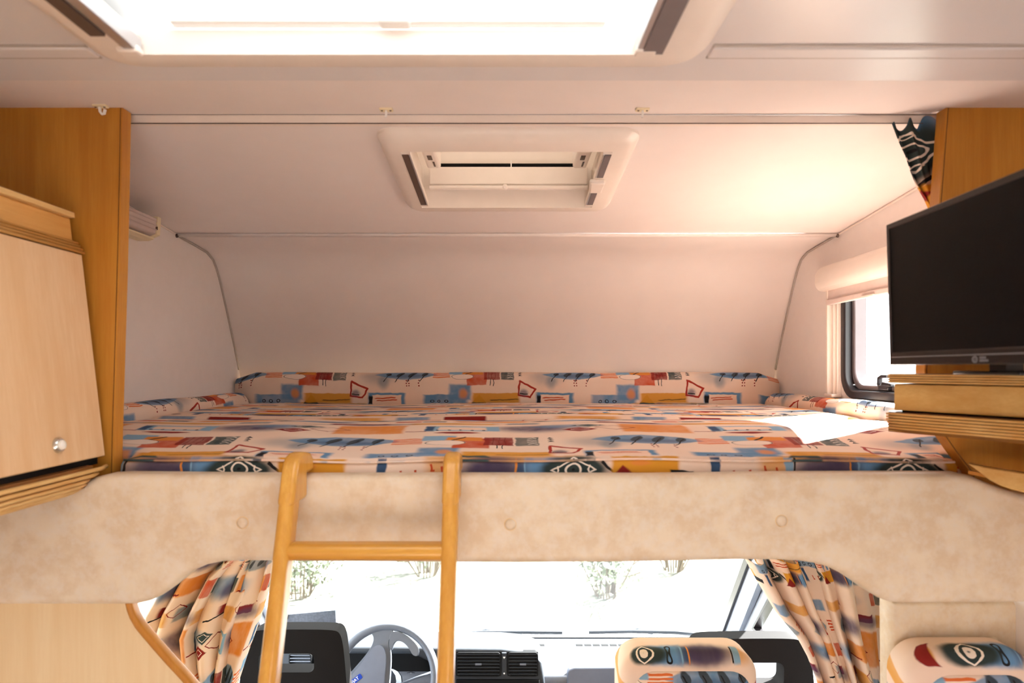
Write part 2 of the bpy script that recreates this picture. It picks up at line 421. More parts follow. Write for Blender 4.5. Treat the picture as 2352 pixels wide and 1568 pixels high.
def cell_group(iu, iv):
    """the motifs that touch one cell of the tile, drawn over each other"""
    g = GT('print_cell_%d_%d' % (iu, iv)); p, wash, col = g.gi.outputs[0], g.gi.outputs[1], g.gi.outputs[2]
    u0, u1, v0, v1 = iu/NU, (iu+1)/NU, iv/NV, (iv+1)/NV
    for kind, cx, cy, hx, hy, color, rot, soft, alpha, w, washy, ex, ey in PRIMS:
        if cx + ex < u0 or cx - ex > u1 or cy + ey < v0 or cy - ey > v1: continue
        c_, s_ = math.cos(math.radians(rot)), math.sin(math.radians(rot)); q = []
        for fx, fy, h_ in ((c_, s_, hx), (-s_, c_, hy)):
            n = g.node('ShaderNodeVectorMath', operation='DOT_PRODUCT'); g.l.new(p, n.inputs[0]); n.inputs[1].default_value = (fx/h_, fy/h_, 0)
            q.append(g.math('SUBTRACT', n.outputs['Value'], (cx*fx + cy*fy)/h_))
        a, b = q; A_ = lambda z: g.math('ABSOLUTE', z)
        if kind in ('ell', 'ring'): d = g.math('SQRT', g.math('MULTIPLY_ADD', a, a, g.math('MULTIPLY', b, b)))
        elif kind in ('box', 'frame', 'stripe'): d = g.math('MAXIMUM', A_(a), A_(b))
        elif kind in ('dia', 'diaf'): d = g.math('ADD', A_(a), A_(b))
        elif kind == 'lens': d = g.math('MULTIPLY_ADD', a, a, A_(b))
        elif kind == 'tri': d = g.math('MAXIMUM', g.math('MULTIPLY_ADD', b, .5, g.math('ADD', A_(a), .5)), A_(b))
        if kind in ('ring', 'frame', 'diaf'):
            d = g.math('MULTIPLY', g.math('ABSOLUTE', g.math('SUBTRACT', d, 1 - w/2)), 2/w); mk = g.mrange(d, 1.25, .75, 0, alpha)
        else: mk = g.mrange(d, 1 + soft, 1 - soft, 0, alpha)
        if kind == 'stripe': mk = g.math('MULTIPLY', mk, g.math('GREATER_THAN', g.math('FRACT', g.math('MULTIPLY', b, 2.0)), .45))
        if washy: mk = g.math('MULTIPLY', mk, wash)
        col = g.mix(mk, col, color)
    g.l.new(col, g.go.inputs[0])
    return g.t
CELLS = {(iu, iv): cell_group(iu, iv) for iu in range(NU) for iv in range(NV)}
def fabric(name, trans=0.0):
    t = NT(name); t.n.remove(t.b)
    uv = t.node('ShaderNodeUVMap').outputs[0]
    wob = t.node('ShaderNodeVectorMath', operation='MULTIPLY_ADD')
    nz = t.noise(uv, 24, 1, out=1); t.l.new(nz, wob.inputs[0]); wob.inputs[1].default_value = (.016, .012, 0); t.l.new(uv, wob.inputs[2])
    off = t.vmath('SUBTRACT', wob.outputs[0], (.008, .006, 0))
    p = t.vmath('FRACTION', t.vmath('MULTIPLY', off, (1, 1, 0)))
    wash = t.mrange(t.noise(uv, 9, 3, .65), .3, .7, 0.76, 1.0)
    col = t.mix(t.mrange(t.noise(uv, 5, 2), .4, .65, 0, .5), FAB1, FAB2)
    sp = t.node('ShaderNodeSeparateXYZ'); t.l.new(p, sp.inputs[0]); pu, pv = sp.outputs[0], sp.outputs[1]
    bp = t.node('ShaderNodeBump'); bp.inputs['Strength'].default_value = .12; bp.inputs['Distance'].default_value = .001; t.l.new(t.noise(uv, 420, 1), bp.inputs['Height'])
    def cell(iu, iv):
        gn = t.node('ShaderNodeGroup', node_tree=CELLS[(iu, iv)]); t.l.new(p, gn.inputs[0]); t.l.new(wash, gn.inputs[1]); t.l.new(col, gn.inputs[2])
        df = t.node('ShaderNodeBsdfPrincipled'); df.inputs['Roughness'].default_value = .85; df.inputs['Specular IOR Level'].default_value = .2
        t.l.new(gn.outputs[0], df.inputs['Base Color']); t.l.new(bp.outputs[0], df.inputs['Normal'])
        if not trans: return df.outputs[0]
        tl = t.node('ShaderNodeBsdfTranslucent'); t.l.new(gn.outputs[0], tl.inputs[0])
        mx = t.node('ShaderNodeMixShader'); mx.inputs[0].default_value = trans; t.l.new(df.outputs[0], mx.inputs[1]); t.l.new(tl.outputs[0], mx.inputs[2])
        return mx.outputs[0]
    def pick(fac, lo, hi):
        mx = t.node('ShaderNodeMixShader'); t.l.new(fac, mx.inputs[0]); t.l.new(lo, mx.inputs[1]); t.l.new(hi, mx.inputs[2]); return mx.outputs[0]
    thv = {k: t.math('GREATER_THAN', pv, k/NV) for k in range(1, NV)}; thu = {k: t.math('GREATER_THAN', pu, k/NU) for k in range(1, NU)}
    def tree_u(a, b, iv):
        if b - a == 1: return cell(a, iv)
        m = (a + b)//2; return pick(thu[m], tree_u(a, m, iv), tree_u(m, b, iv))
    def tree_v(a, b):
        if b - a == 1: return tree_u(0, NU, a)
        m = (a + b)//2; return pick(thv[m], tree_v(a, m), tree_v(m, b))
    t.l.new(tree_v(0, NV), t.out.inputs[0])
FAB1, FAB2 = rgb(238, 214, 196), rgb(234, 203, 182)
fabric('print_fabric'); fabric('print_curtain', .04)

# ------------------------------------------------------------------ the shell of the living area, alcove and cab
XW = .946
def zr(z): return ZC + z                       # heights given relative to the eye
ZM = zr(.43)                                   # main ceiling
def zalc(Y): return zr(.5603 - .09 * Y)        # sloping alcove ceiling
Y_SEAM = 1.952
nose = [(Y_SEAM, .3846), (2.08, .375), (2.15, .368), (2.195, .352), (2.222, .325), (2.245, .293), (2.30, .20), (2.36, .09), (2.405, 0.0), (2.45, -.10), (2.49, -.20)]
BACK = -1.0
mb = MB().box((-1.1, BACK, -.06), (1.1, 1.25, 0)); struct('floor', mb, 'floor_brown', 'brown floor of the living area')
mb = MB().box((-1.1, 1.25, -.41), (1.1, 3.05, -.35)); struct('floor', mb, 'dash_dark', 'dark lower floor of the driving cab')
# side walls: outline in (Y, z)
prof = [(BACK, 0), (BACK, ZM + .06), (1.02, ZM + .06), (1.25, zr(.47)), (Y_SEAM, zr(.40))] + [(y + .012, zr(z) + .012) for y, z in nose[1:]] + [(2.49, zr(-.27)), (1.21, zr(-.27)), (1.21, 0)]
prof_r = prof[:-2] + [(1.33, zr(-.27)), (1.33, 0)]
win = rrect(1.50, zr(-.068), 1.912, zr(.272), .055)
winl = rrect(-.72, 1.02, -.08, 1.45, .06)
struct('wall_left', MB().plate(prof, [], lambda a, b, t: Vector((t, a, b)), -XW, -XW - .035), 'wall_white', 'pale pinkish-white side wall beside the bed, lamp side')
struct('wall_right', MB().plate(prof_r, [win, winl], lambda a, b, t: Vector((t, a, b)), XW, XW + .035), 'wall_white', 'pale side wall holding the alcove window')
struct('wall_back', MB().plate([(-1.0, 0), (1.0, 0), (1.0, ZM + .05), (-1.0, ZM + .05)], [], lambda a, b, t: Vector((a, t, b)), BACK, BACK - .035), 'wall_white', 'pale rear wall of the living area')
# alcove nose
np_ = [(y, zr(z)) for y, z in nose]
mb = MB(); k = len(np_)
for off in (0, 1):
    mb.add([Vector((x, y + .02*off, z + .02*off)) for (y, z) in np_ for x in (-XW - .03, XW + .03)], [(2*i, 2*i+1, 2*i+3, 2*i+2) for i in range(k-1)])
struct('wall_front', mb, 'ceiling_white', 'curved pale nose wall behind the bed', smooth=True, fixn=False)
# bead where nose and side walls meet
for s, nm in ((-1, 'lamp side'), (1, 'window side')):
    pth = [Vector((s*(XW - .002), y - .004, z - .004)) for y, z in np_[:9]]
    struct('trim_%d' % (3 if s < 0 else 4), MB().tube(pth, .0035, 6, up=(1, 0, 0)), 'trim_grey', 'thin grey bead along nose wall, %s' % nm, smooth=True)
    pth = [Vector((s*(XW - .002), y, zalc(y) - .003)) for y in (1.26, Y_SEAM)]
    struct('trim_%d' % (5 if s < 0 else 6), MB().tube(pth, .003, 6, up=(1, 0, 0)), 'trim_white', 'thin bead between ceiling and wall, %s' % nm)
    struct('trim_%d' % (8 if s < 0 else 9), MB().lathe([(.006, 0), (.005, .004)], Vector((s*(XW - .004), Y_SEAM - .008, zr(.378))), (-s, 0, 0), 10), 'groove_dark', 'small dark end plug of the seam strip, %s' % nm)
# ceilings
HX0, HX1, HY0, HY1 = -.486, .178, .20, .892        # main hatch opening
AX0, AX1, AY0, AY1 = -.207, .205, 1.322, 1.655     # alcove hatch opening
mb = MB().plate([(-1.0, BACK), (1.0, BACK), (1.0, 1.02), (-1.0, 1.02)], [[(HX0-.03, HY0-.03), (HX1+.03, HY0-.03), (HX1+.03, HY1+.03), (HX0-.03, HY1+.03)]], lambda a, b, t: Vector((a, b, t)), ZM, ZM + .03)
struct('ceiling', mb, 'ceiling_gloss', 'glossy white ceiling around the large roof hatch')
mb = MB().hexa([(-1, 1.02, ZM), (1, 1.02, ZM), (1, 1.247, zr(.461)), (-1, 1.247, zr(.461))], [(-1, 1.02, ZM+.04), (1, 1.02, ZM+.04), (1, 1.247, zr(.50)), (-1, 1.247, zr(.50))])
struct('ceiling_panel', mb, 'ceiling_white', 'pinkish ceiling band between the two roof hatches')
mb = MB().plate([(-1.0, 1.247), (1.0, 1.247), (1.0, Y_SEAM), (-1.0, Y_SEAM)], [[(AX0-.01, AY0-.01), (AX1+.01, AY0-.01), (AX1+.01, AY1+.01), (AX0-.01, AY1+.01)]], lambda a, b, t: Vector((a, b, zalc(b) + t)), 0, .02)
struct('ceiling_alcove', mb, 'ceiling_white', 'sloping pale alcove ceiling above the bed')
mb = MB().hexa([(-XW, 1.236, zr(.4592)), (XW, 1.236, zr(.4592)), (XW, 1.25, zr(.4600)), (-XW, 1.25, zr(.4600))][::-1], [(-XW, 1.236, zr(.4437)), (XW, 1.236, zr(.4437)), (XW, 1.25, zr(.4430)), (-XW, 1.25, zr(.4430))][::-1])
struct('trim_1', mb, 'trim_white', 'white curtain track strip across the alcove opening', bevel=.001)
mb = MB().box((-XW, 1.2345, zr(.4430)), (XW, 1.2375, zr(.4440))).box((-XW, 1.2350, zr(.4592)), (XW, 1.2375, zr(.4600))); struct('trim_10', mb, 'groove_dark', 'thin dark lines along the curtain track')  # dark strips above and below the track
mb = MB().sweep([(-.013, 0), (-.011, -.005), (-.004, -.008), (.004, -.008), (.011, -.005), (.013, 0)], [(-XW + .004, Y_SEAM + .002, zr(.3846)), (XW - .004, Y_SEAM + .002, zr(.3846))])
struct('trim_2', mb, 'wall_white', 'slim white seam strip across the alcove ceiling', smooth=True)
# plank joint in the main ceiling: a raised double bead either side of the hatch
for x0, x1, n_ in ((-XW, -.56, 'by the cabinet'), (.275, XW, 'above the television')):
    mb = MB()
    for y0, y1 in ((.905, .912), (.938, .944)): mb.box((x0, y0, ZM - .002), (x1, y1, ZM + .001))
    o = struct('trim_7', MB().hexa([(x0, .912, ZM - .004), (x1, .912, ZM - .004), (x1, .938, ZM - .004), (x0, .938, ZM - .004)], [(x0, .908, ZM + .001), (x1, .908, ZM + .001), (x1, .942, ZM + .001), (x0, .942, ZM + .001)]), 'ceiling_gloss', 'raised ceiling joint strip ' + n_, bevel=.002)
    obj('joint_line', mb, 'groove_dark' if False else 'trim_grey', o)

# ------------------------------------------------------------------ large roof hatch
th = thing('roof_hatch', 'large bright roof hatch near the camera, white frame', 'roof hatch', (-.15, .55, ZM))
OX0, OX1, OY0, OY1 = -.548, .264, .11, .938
fr_o = rrect(OX0, OY0, OX1, OY1, .05); zf = zr(.408)
def ring_frame(mb, outs, f):
    """outs: list of closed loops (same count) with heights: strips between them"""
    n = len(outs[0][0]); vs_ = []; fs = []
    for lp, z in outs: vs_ += [f(a, b, z) for a, b in lp]
    for k in range(len(outs) - 1):
        for i in range(n): fs.append((k*n+i, k*n+(i+1) % n, (k+1)*n+(i+1) % n, (k+1)*n+i))
    mb.add(vs_, fs); return mb
def rr(x0, y0, x1, y1, r): return rrect(x0, y0, x1, y1, r)
flat = lambda a, b, z: Vector((a, b, z))
mb = ring_frame(MB(), [(rr(OX0, OY0, OX1, OY1, .05), ZM), (rr(OX0+.001, OY0+.001, OX1-.001, OY1-.001, .05), ZM - .008), (rr(OX0+.012, OY0+.012, OX1-.012, OY1-.008, .045), zf + .004),
    (rr(OX0+.025, OY0+.02, OX1-.03, OY1-.014, .035), zf), (rr(HX0, HY0, HX1, HY1, .004), zf + .002), (rr(HX0, HY0, HX1, HY1, .004), ZM + .012)], flat)
obj('frame', mb, 'plastic_cream', th, smooth='auto')
well = ring_frame(MB(), [(rr(HX0, HY0, HX1, HY1, .004), ZM + .012), (rr(HX0+.002, HY0+.002, HX1-.002, HY1+.004, .01), ZM + .05), (rr(HX0-.008, HY0, HX1+.008, HY1+.018, .01), ZM + .055), (rr(HX0-.008, HY0, HX1+.008, HY1+.022, .02), ZM + .13)], flat)
obj('well', well, 'dome_white', th, smooth='auto')
mb = MB().grid(16, 16, lambda a, b: Vector((HX0 - .06 + a*(HX1-HX0+.12), HY0 - .06 + b*(HY1-HY0+.12), ZM + .13 + .05*(1-(2*a-1)**4)*(1-(2*b-1)**4))))
obj('dome', mb, 'dome_white', th, smooth=True, fixn=False)
mb = MB().box((HX0 + .05, HY1 - .012, ZM + .016), (HX1 - .05, HY1 + .002, ZM + .021)); obj('blind_bar', mb, 'plastic_white', th, bevel=.002)
mb = MB().box((-.165, HY1 - .02, ZM + .012), (-.125, HY1, ZM + .027)); obj('blind_catch', mb, 'plastic_white', th, bevel=.003)
for s, x in ((-1, HX0), (1, HX1)):
    r_ = obj('side_rail', MB().box((x - .004 if s < 0 else x - .012, HY0 + .03, zf - .001), (x + .012 if s < 0 else x + .004, HY1 - .006, zf + .02)), 'rail_metal', th, bevel=.002)
    obj('rail_slot', MB().box((min(x - s*.004, x + s*.022), HY0 + .03, zf - .0035), (max(x + s*.004, x + s*.022), HY1 - (.06 if s < 0 else .012), zf + .001)), 'groove_dark' if s < 0 else 'rail_grey', r_)
    obj('end_cap', MB().box((x - .014, HY1 - .022, zf - .004), (x + .014, HY1 - .004, zf + .006)), 'plastic_cream', r_, bevel=.003)

# ------------------------------------------------------------------ alcove roof vent
tv = thing('roof_vent', 'square white roof vent in the sloping alcove ceiling', 'roof vent', (0, 1.47, zalc(1.47)))
BX0, BX1, BY0, BY1 = -.247, .251, 1.264, 1.70
def al(a, b, h): return Vector((a, b, zalc(b) - h))
mb = ring_frame(MB(), [(rr(BX0, BY0, BX1, BY1, .035), -.002), (rr(BX0, BY0, BX1, BY1, .035), .006), (rr(BX0+.008, BY0+.008, BX1-.008, BY1-.006, .032), .016), (rr(BX0+.02, BY0+.03, BX1-.02, BY1-.014, .022), .021),
    (rr(AX0, AY0, AX1, AY1, .004), .022), (rr(AX0, AY0, AX1, AY1, .004), -.03), ], al)
obj('frame', mb, 'plastic_cream', tv, smooth='auto')
mb = ring_frame(MB(), [(rr(AX0, AY0, AX1, AY1, .004), -.028), (rr(AX0, AY0, AX1, AY1 + .01, .004), -.075), (rr(AX0-.02, AY0, AX1+.02, AY1+.012, .004), -.08), (rr(AX0-.02, AY0, AX1+.02, AY1+.012, .004), -.13)], al)
obj('well', mb, 'plastic_cream', tv, smooth='auto')
obj('dome', MB().plate([(AX0-.03, AY0-.02), (AX1+.03, AY0-.02), (AX1+.03, AY1+.02), (AX0-.03, AY1+.02)], [[(-.055, 1.495), (0, 1.495), (0, 1.507), (-.055, 1.507)], [(.015, 1.495), (.075, 1.495), (.075, 1.507), (.015, 1.507)]], lambda a, b, t: al(a, b, t), -.128, -.138), 'dome_cream', tv)
obj('light_slot', MB().box((-.055, 1.49, zalc(1.5)+.131), (0, 1.512, zalc(1.5)+.133)), 'dome_slot', tv)
obj('light_slot', MB().box((.015, 1.49, zalc(1.5)+.131), (.075, 1.512, zalc(1.5)+.133)), 'dome_slot', tv)
zb = zalc(1.64)
obj('black_strip', MB().box((-.168, 1.648, zb + .072), (.165, 1.662, zb + .082)), 'black_gap', tv)  # plain black bar across the gap over the blind housing
obj('strip_clip', MB().box((.008, 1.644, zb + .068), (.011, 1.652, zb + .088)), 'plastic_white', tv)
mb = MB().box((AX0 + .02, 1.636, zb + .028), (AX1 - .012, 1.650, zb + .071)); obj('blind_housing', mb, 'plastic_cream', tv, bevel=.003)
mb = MB().box((AX0 + .02, 1.626, zb + .016), (AX1 - .012, 1.642, zb + .024)); b_ = obj('blind_bar', mb, 'plastic_cream', tv, bevel=.002)
obj('blind_catch', MB().lathe([(.007, 0), (.007, .003), (.003, .005)], Vector((-.005, 1.628, zb + .02)), (0, -1, -.4), 14), 'plastic_cream', b_)
for s, x in ((-1, AX0), (1, AX1)):
    xi = x - s*.002
    r_ = obj('side_rail', MB().prism([al(xi - s*.016, 1.33, .022), al(xi + s*.006, 1.33, .022), al(xi + s*.006, 1.645, .022), al(xi - s*.016, 1.645, .022)], (0, 0, .012)), 'plastic_cream', tv, bevel=.001)
    for y0, y1 in (((1.335, 1.63),) if s < 0 else ((1.335, 1.455), (1.53, 1.63))):
        obj('rail_slot', MB().prism([al(xi - s*.012, y0, .0235), al(xi + s*.001, y0, .0235), al(xi + s*.001, y1, .0235), al(xi - s*.012, y1, .0235)], (0, 0, .003)), 'groove_dark' if s < 0 else 'rail_grey', r_)
        obj('slot_edge', MB().prism([al(xi - s*.015, y0, .0235), al(xi - s*.0125, y0, .0235), al(xi - s*.0125, y1, .0235), al(xi - s*.015, y1, .0235)], (0, 0, .003)), 'rail_metal', r_)
    bx0, bx1 = sorted((xi - s*.018, xi - s*.05))
    b_ = obj('catch_block', MB().box((bx0, 1.47, zb + .055), (bx1, 1.60, zb + .10)), 'plastic_cream', tv, bevel=.006, seg=3)
    mx_ = (bx0 + bx1) / 2
    obj('catch_slot', MB().box((mx_ - .006, 1.5, zb + .054), (mx_ + .004, 1.53, zb + .056)), 'groove_dark', b_)
    obj('catch_slot', MB().box((mx_ + .002, 1.545, zb + .054), (mx_ + .006, 1.58, zb + .056)), 'groove_dark', b_)
obj('slide_handle', MB().prism([al(AX1 - .028, 1.465, .021), al(AX1 + .006, 1.465, .021), al(AX1 + .006, 1.525, .021), al(AX1 - .022, 1.525, .021)], (0, 0, -.012)), 'plastic_cream', tv, bevel=.004)

# ------------------------------------------------------------------ curtain hooks under the ceiling band
def zband(Y): return ZM + (Y - 1.02) / .227 * .031
for i, (px, py, lb) in enumerate(((230, 236, 'small white curtain hook above the honey wood partition by the cabinet'), (887, 249, 'small white curtain hook just above the near corner of the roof vent'), (1476, 250, 'small white curtain hook above the sunlit side of the roof vent'))):
    Y = 1.165 if i == 0 else 1.19; x = P(px, py, Y).x; z = zband(Y)
    h = thing('curtain_hook', lb, 'hook', (x, Y, z), 'curtain hooks on the ceiling band')
    obj('base_plate', MB().box((x - .0115, Y - .006, z - .004), (x + .0115, Y + .008, z + .0005)), 'plastic_lamp', h, bevel=.0015)
    obj('hook', MB().sweep([(-.0016, -.002), (.0016, -.002), (.0016, .002), (-.0016, .002)], [(x - .001, Y, z - .003), (x, Y, z - .012), (x + .003, Y, z - .016), (x + .007, Y, z - .015), (x + .0085, Y, z - .008)] if i == 0 else [(x, Y, z - .003), (x, Y, z - .010), (x - .0008, Y, z - .016)], up=(0, 1, 0)), 'plastic_white', h)
    for s in (-1, 1): obj('screw', MB().lathe([(.0024, 0), (.0016, .0012)], (x + s*.0075, Y - .0005, z - .0036), (0, -.3, -1), 8), 'screw', h)

# ------------------------------------------------------------------ wooden partitions at both sides of the bed
def edge_strip(mb, line, t, side):
    pass
zl_top = zband(1.187)
lx = [(P(px, py, 1.187).x, P(px, py, 1.187).z) for px, py in ((283, 250), (280, 420), (276, 600), (270, 800), (264, 1000), (262, 1100))]
lp = thing('partition_panel', 'tall honey wood partition panel between cabinet and bed', 'panel', (-.81, 1.19, zr(-.25)))
poly = [(-XW + .001, zband(1.187) + 0)] + [(lx[0][0], zl_top)] + lx[1:] + [(lx[-1][0], zr(-.25)), (-XW + .001, zr(-.25))]
obj('board', MB().plate(poly, [], lambda a, b, t: Vector((a, t, b)), 1.185, 1.212), 'wood_panel', lp)
obj('edge_band', MB().sweep([(.014*math.cos(math.pi*i/8 - math.pi/2)*.8, .0135*math.sin(math.pi*i/8 - math.pi/2)) for i in range(9)], [Vector((a - .001, 1.1985, min(b, zl_top - .0005))) for a, b in [(lx[0][0], zl_top)] + lx[1:] + [(lx[-1][0], zr(-.25))]], up=(0, -1, 0)), 'wood_edge', lp, smooth=True)
obj('edge_line', MB().tube([Vector((a - .0035, 1.1852, min(b, zl_top - .0005))) for a, b in [(lx[0][0], zl_top)] + lx[1:]], .0011, 6, up=(0, -1, 0)), 'wood_groove_shade', lp)
rpx = ((2172, 250), (2155, 470), (2134, 700), (2122, 850), (2130, 930), (2162, 995), (2190, 1035), (2230, 1088), (2232, 1110))
rx = [(P(px, py, 1.187).x, P(px, py, 1.187).z) for px, py in rpx]
rp = thing('partition_panel', 'honey wood partition panel behind the television', 'panel', (.85, 1.19, zr(-.25)))
poly = [(XW - .001, zl_top), (rx[0][0], zl_top)] + rx[1:] + [(rx[-1][0], zr(-.25)), (XW - .001, zr(-.25))]
obj('board', MB().plate(poly, [], lambda a, b, t: Vector((a, t, b)), 1.185, 1.212), 'wood_panel', rp)
obj('edge_band', MB().sweep([(-.014*math.cos(math.pi*i/8 - math.pi/2)*.8, .0135*math.sin(math.pi*i/8 - math.pi/2)) for i in range(9)], [Vector((a + .001, 1.1985, min(b, zl_top - .0005))) for a, b in [(rx[0][0], zl_top)] + rx[1:] + [(rx[-1][0], zr(-.25))]], up=(0, -1, 0)), 'wood_edge', rp, smooth=True)
obj('edge_line', MB().tube([Vector((a + .0035, 1.1852, min(b, zl_top - .0005))) for a, b in [(rx[0][0], zl_top)] + rx[1:]], .0011, 6, up=(0, -1, 0)), 'wood_groove_shade', rp)

# ------------------------------------------------------------------ bed: base, cushions, bolsters
mb = MB().box((-XW, 1.215, zr(-.27)), (XW, 2.49, zr(-.225)))
struct('floor', mb, 'wood_pale', 'plywood bed base over the driving cab')
YF = 1.178
def cushion(name, label, x_of, y0, y1, ztop, zbot, r, uoff, v0, nx, ny, cat='cushion', group=None, bulge=.006, parent=None):
    """heightfield cushion; x_of(Y) gives half widths (xl, xr)"""
    xl, xr_ = x_of(y1)
    xs = [xl + (xr_ - xl) * (i / nx) for i in range(nx + 1)]
    extra = sorted(set([x_of(y0)[0], x_of(y0)[1]])); 
    for e in extra:
        k = min(range(len(xs)), key=lambda i: abs(xs[i] - e)); xs[k] = e
    xs = sorted(set(xs + [xl + r*.15, xl + r*.4, xl + r*.7, xr_ - r*.15, xr_ - r*.4, xr_ - r*.7]))
    ys = [y0 + (y1 - y0)*j/ny for j in range(ny + 1)]
    ys = sorted(set(ys + [y0 + r*q for q in (.08, .2, .4, .7)] + [y1 - r*q for q in (.08, .2, .4, .7)]))
    idx = {}; mb = MB(); V = []; UV = []; FA = []
    def vert(i, j):
        if (i, j) in idx: return idx[(i, j)]
        x, y = xs[i], ys[j]; a, b = x_of(y)
        d = min(y - y0 if x_of(y0)[0] - 1e-6 <= x <= x_of(y0)[1] + 1e-6 else max(0, y - 1.222), y1 - y, max(0, x - a), max(0, b - x))
        if not (x_of(y0)[0] - 1e-6 <= x <= x_of(y0)[1] + 1e-6): pass
        q = max(0, min(1, d / r)); z = ztop(x, y) - r*.55*(1 - math.sqrt(max(0, 1 - (1 - q)**2)))
        idx[(i, j)] = len(V); V.append(Vector((x, y, z))); UV.append((x/PT + uoff, v0 + (y - y0)/PT)); return idx[(i, j)]
    for j in range(len(ys) - 1):
        for i in range(len(xs) - 1):
            xm, ym = (xs[i]+xs[i+1])/2, (ys[j]+ys[j+1])/2; a, b = x_of(ym)
            if a < xm < b: FA.append((vert(i, j), vert(i+1, j), vert(i+1, j+1), vert(i, j+1)))
    from collections import Counter
    cnt = Counter(); dirs = {}
    for f in FA:
        for k in range(4):
            a, b = f[k], f[(k+1) % 4]; cnt[frozenset((a, b))] += 1; dirs[frozenset((a, b))] = (a, b)
    bnd = [dirs[e] for e in cnt if cnt[e] == 1]
    nrm = {}
    for a, b in bnd:
        e = V[b] - V[a]; n_ = Vector((e.y, -e.x, 0)); n_ = n_.normalized() if n_.length > 1e-9 else n_
        for q in (a, b): nrm[q] = nrm.get(q, Vector((0, 0, 0))) + n_
    rings = [{q: q for q in nrm}]
    for fz, fb in ((.12, .6), (.45, 1.0), (.85, .6), (1.0, 0)):
        ring = {}
        for q in nrm:
            n_ = nrm[q].normalized(); zz = V[q].z + (zbot - V[q].z) * fz
            ring[q] = len(V); V.append(Vector((V[q].x, V[q].y, zz)) + n_ * bulge * fb); UV.append((UV[q][0] + n_.y*0, UV[q][1] - (V[q].z - zz)/PT))
        rings.append(ring)
    for k in range(len(rings) - 1):
        for a, b in bnd: FA.append((rings[k][b], rings[k][a], rings[k+1][a], rings[k+1][b]))
    mb.add(V, FA, UV)
    o = obj(name, mb, 'print_fabric', parent, smooth=True)
    return tag(o, label, cat, group) if parent is None else o
def xo_front(Y): return (-.662, .772) if Y < 1.222 else (-.864, .864)
def zt_front(x, Y):
    k = min(1, max(0, (Y - YF) / .25)); k = k*k*(3 - 2*k)
    return zr(-.1510 + .0325*k - .004*max(0, (Y - 1.5)/.14) + .0018*math.sin(x*7) + .0015*math.sin(x*19 + 3*Y))
bedf = thing('bed_cushion', 'patterned front mattress cushion above the padded board', 'mattress', (0, 1.4, zr(-.225)))
cushion('cushion', None, xo_front, YF, 1.64, zt_front, zr(-.222), .014, .802, .107, 60, 20, parent=bedf)
pth = [Vector((-.66 + 1.43*i/40, YF - .0035, zt_front(-.66 + 1.43*i/40, YF) - .0075)) for i in range(41)]
pm = MB().tube(pth, .0022, 6); pm.uv = [(p.x/PT + .802, .115) for p in pm.v]
obj('piping', pm, 'print_fabric', bedf, smooth=True)
def zt_rear(x, Y): return zr(-.119 + .003*math.sin(x*6 + 1) + .004*math.sin((Y - 1.64)/.70*math.pi))
cushion('bed_cushion', 'patterned rear mattress cushion reaching to the nose wall', lambda Y: (-.864, .864), 1.658, 2.325, zt_rear, zr(-.222), .02, .80, .10 + (1.658 - YF)/PT, 50, 26, 'mattress')
def bolster(label, p0, p1, inward, w, z0, z1, u0, v0):
    """long rounded cushion from p0 to p1 (xy), thickness w towards inward"""
    mb = MB(); p0 = Vector(p0); p1 = Vector(p1); d = (p1 - p0); L = d.length; d.normalize(); inw = Vector(inward); h = z1 - z0
    pr = []
    R = min(w, h)*.42
    for cx, cz, a0 in ((w - R, R, -90), (w - R, h - R, 0), (R, h - R, 90), (R, R, 180)):
        for i in range(6):
            a = math.radians(a0 + 90*i/5); pr.append((cx + R*math.cos(a), cz + R*math.sin(a)))
    n = len(pr); m = 28; V = []; UV = []; FA = []
    for i in range(m + 1):
        s = i/m; e = min(s, 1 - s)*L; k = min(1, e/.02); kk = .8 + .2*math.sqrt(max(0, 1 - (1 - k)**2))
        for a, b in pr:
            aa = w/2 + (a - w/2)*kk; bb = h/2 + (b - h/2)*kk + .0015*math.sin(s*17)
            q = p0 + d*(L*s) + inw*aa; V.append(Vector((q.x, q.y, z0 + bb)))
            top = max(0, (w - a) if b > h - R*.5 else 0)
            UV.append((u0 + (L*s)/PT, v0 + (b + top)/PT))
    for i in range(m):
        for j in range(n): FA.append((i*n + j, i*n + (j+1) % n, (i+1)*n + (j+1) % n, (i+1)*n + j))
    FA += [list(range(n)), [m*n + j for j in range(n)][::-1]]
    mb.add(V, FA, UV)
    return tag(obj('bolster', mb, 'print_fabric', smooth=True), label, 'bolster', 'bolsters round the bed')
bolster('long patterned bolster along the foot of the nose wall', (-.935, 2.412, 0), (.935, 2.412, 0), (0, -1, 0), .075, zr(-.222), zr(-.0135), -.935/PT + 1.867, .135 - .112/PT)
bolster('patterned bolster along the wall under the strip lamp', (-XW + .002, 2.33, 0), (-XW + .002, 1.225, 0), (1, 0, 0), .072, zr(-.222), zr(-.082), .25, .13 - .06/PT)
bolster('sunlit patterned bolster along the wall under the side window', (XW - .002, 1.225, 0), (XW - .002, 2.33, 0), (-1, 0, 0), .072, zr(-.222), zr(-.082), .5, .13 - .06/PT)

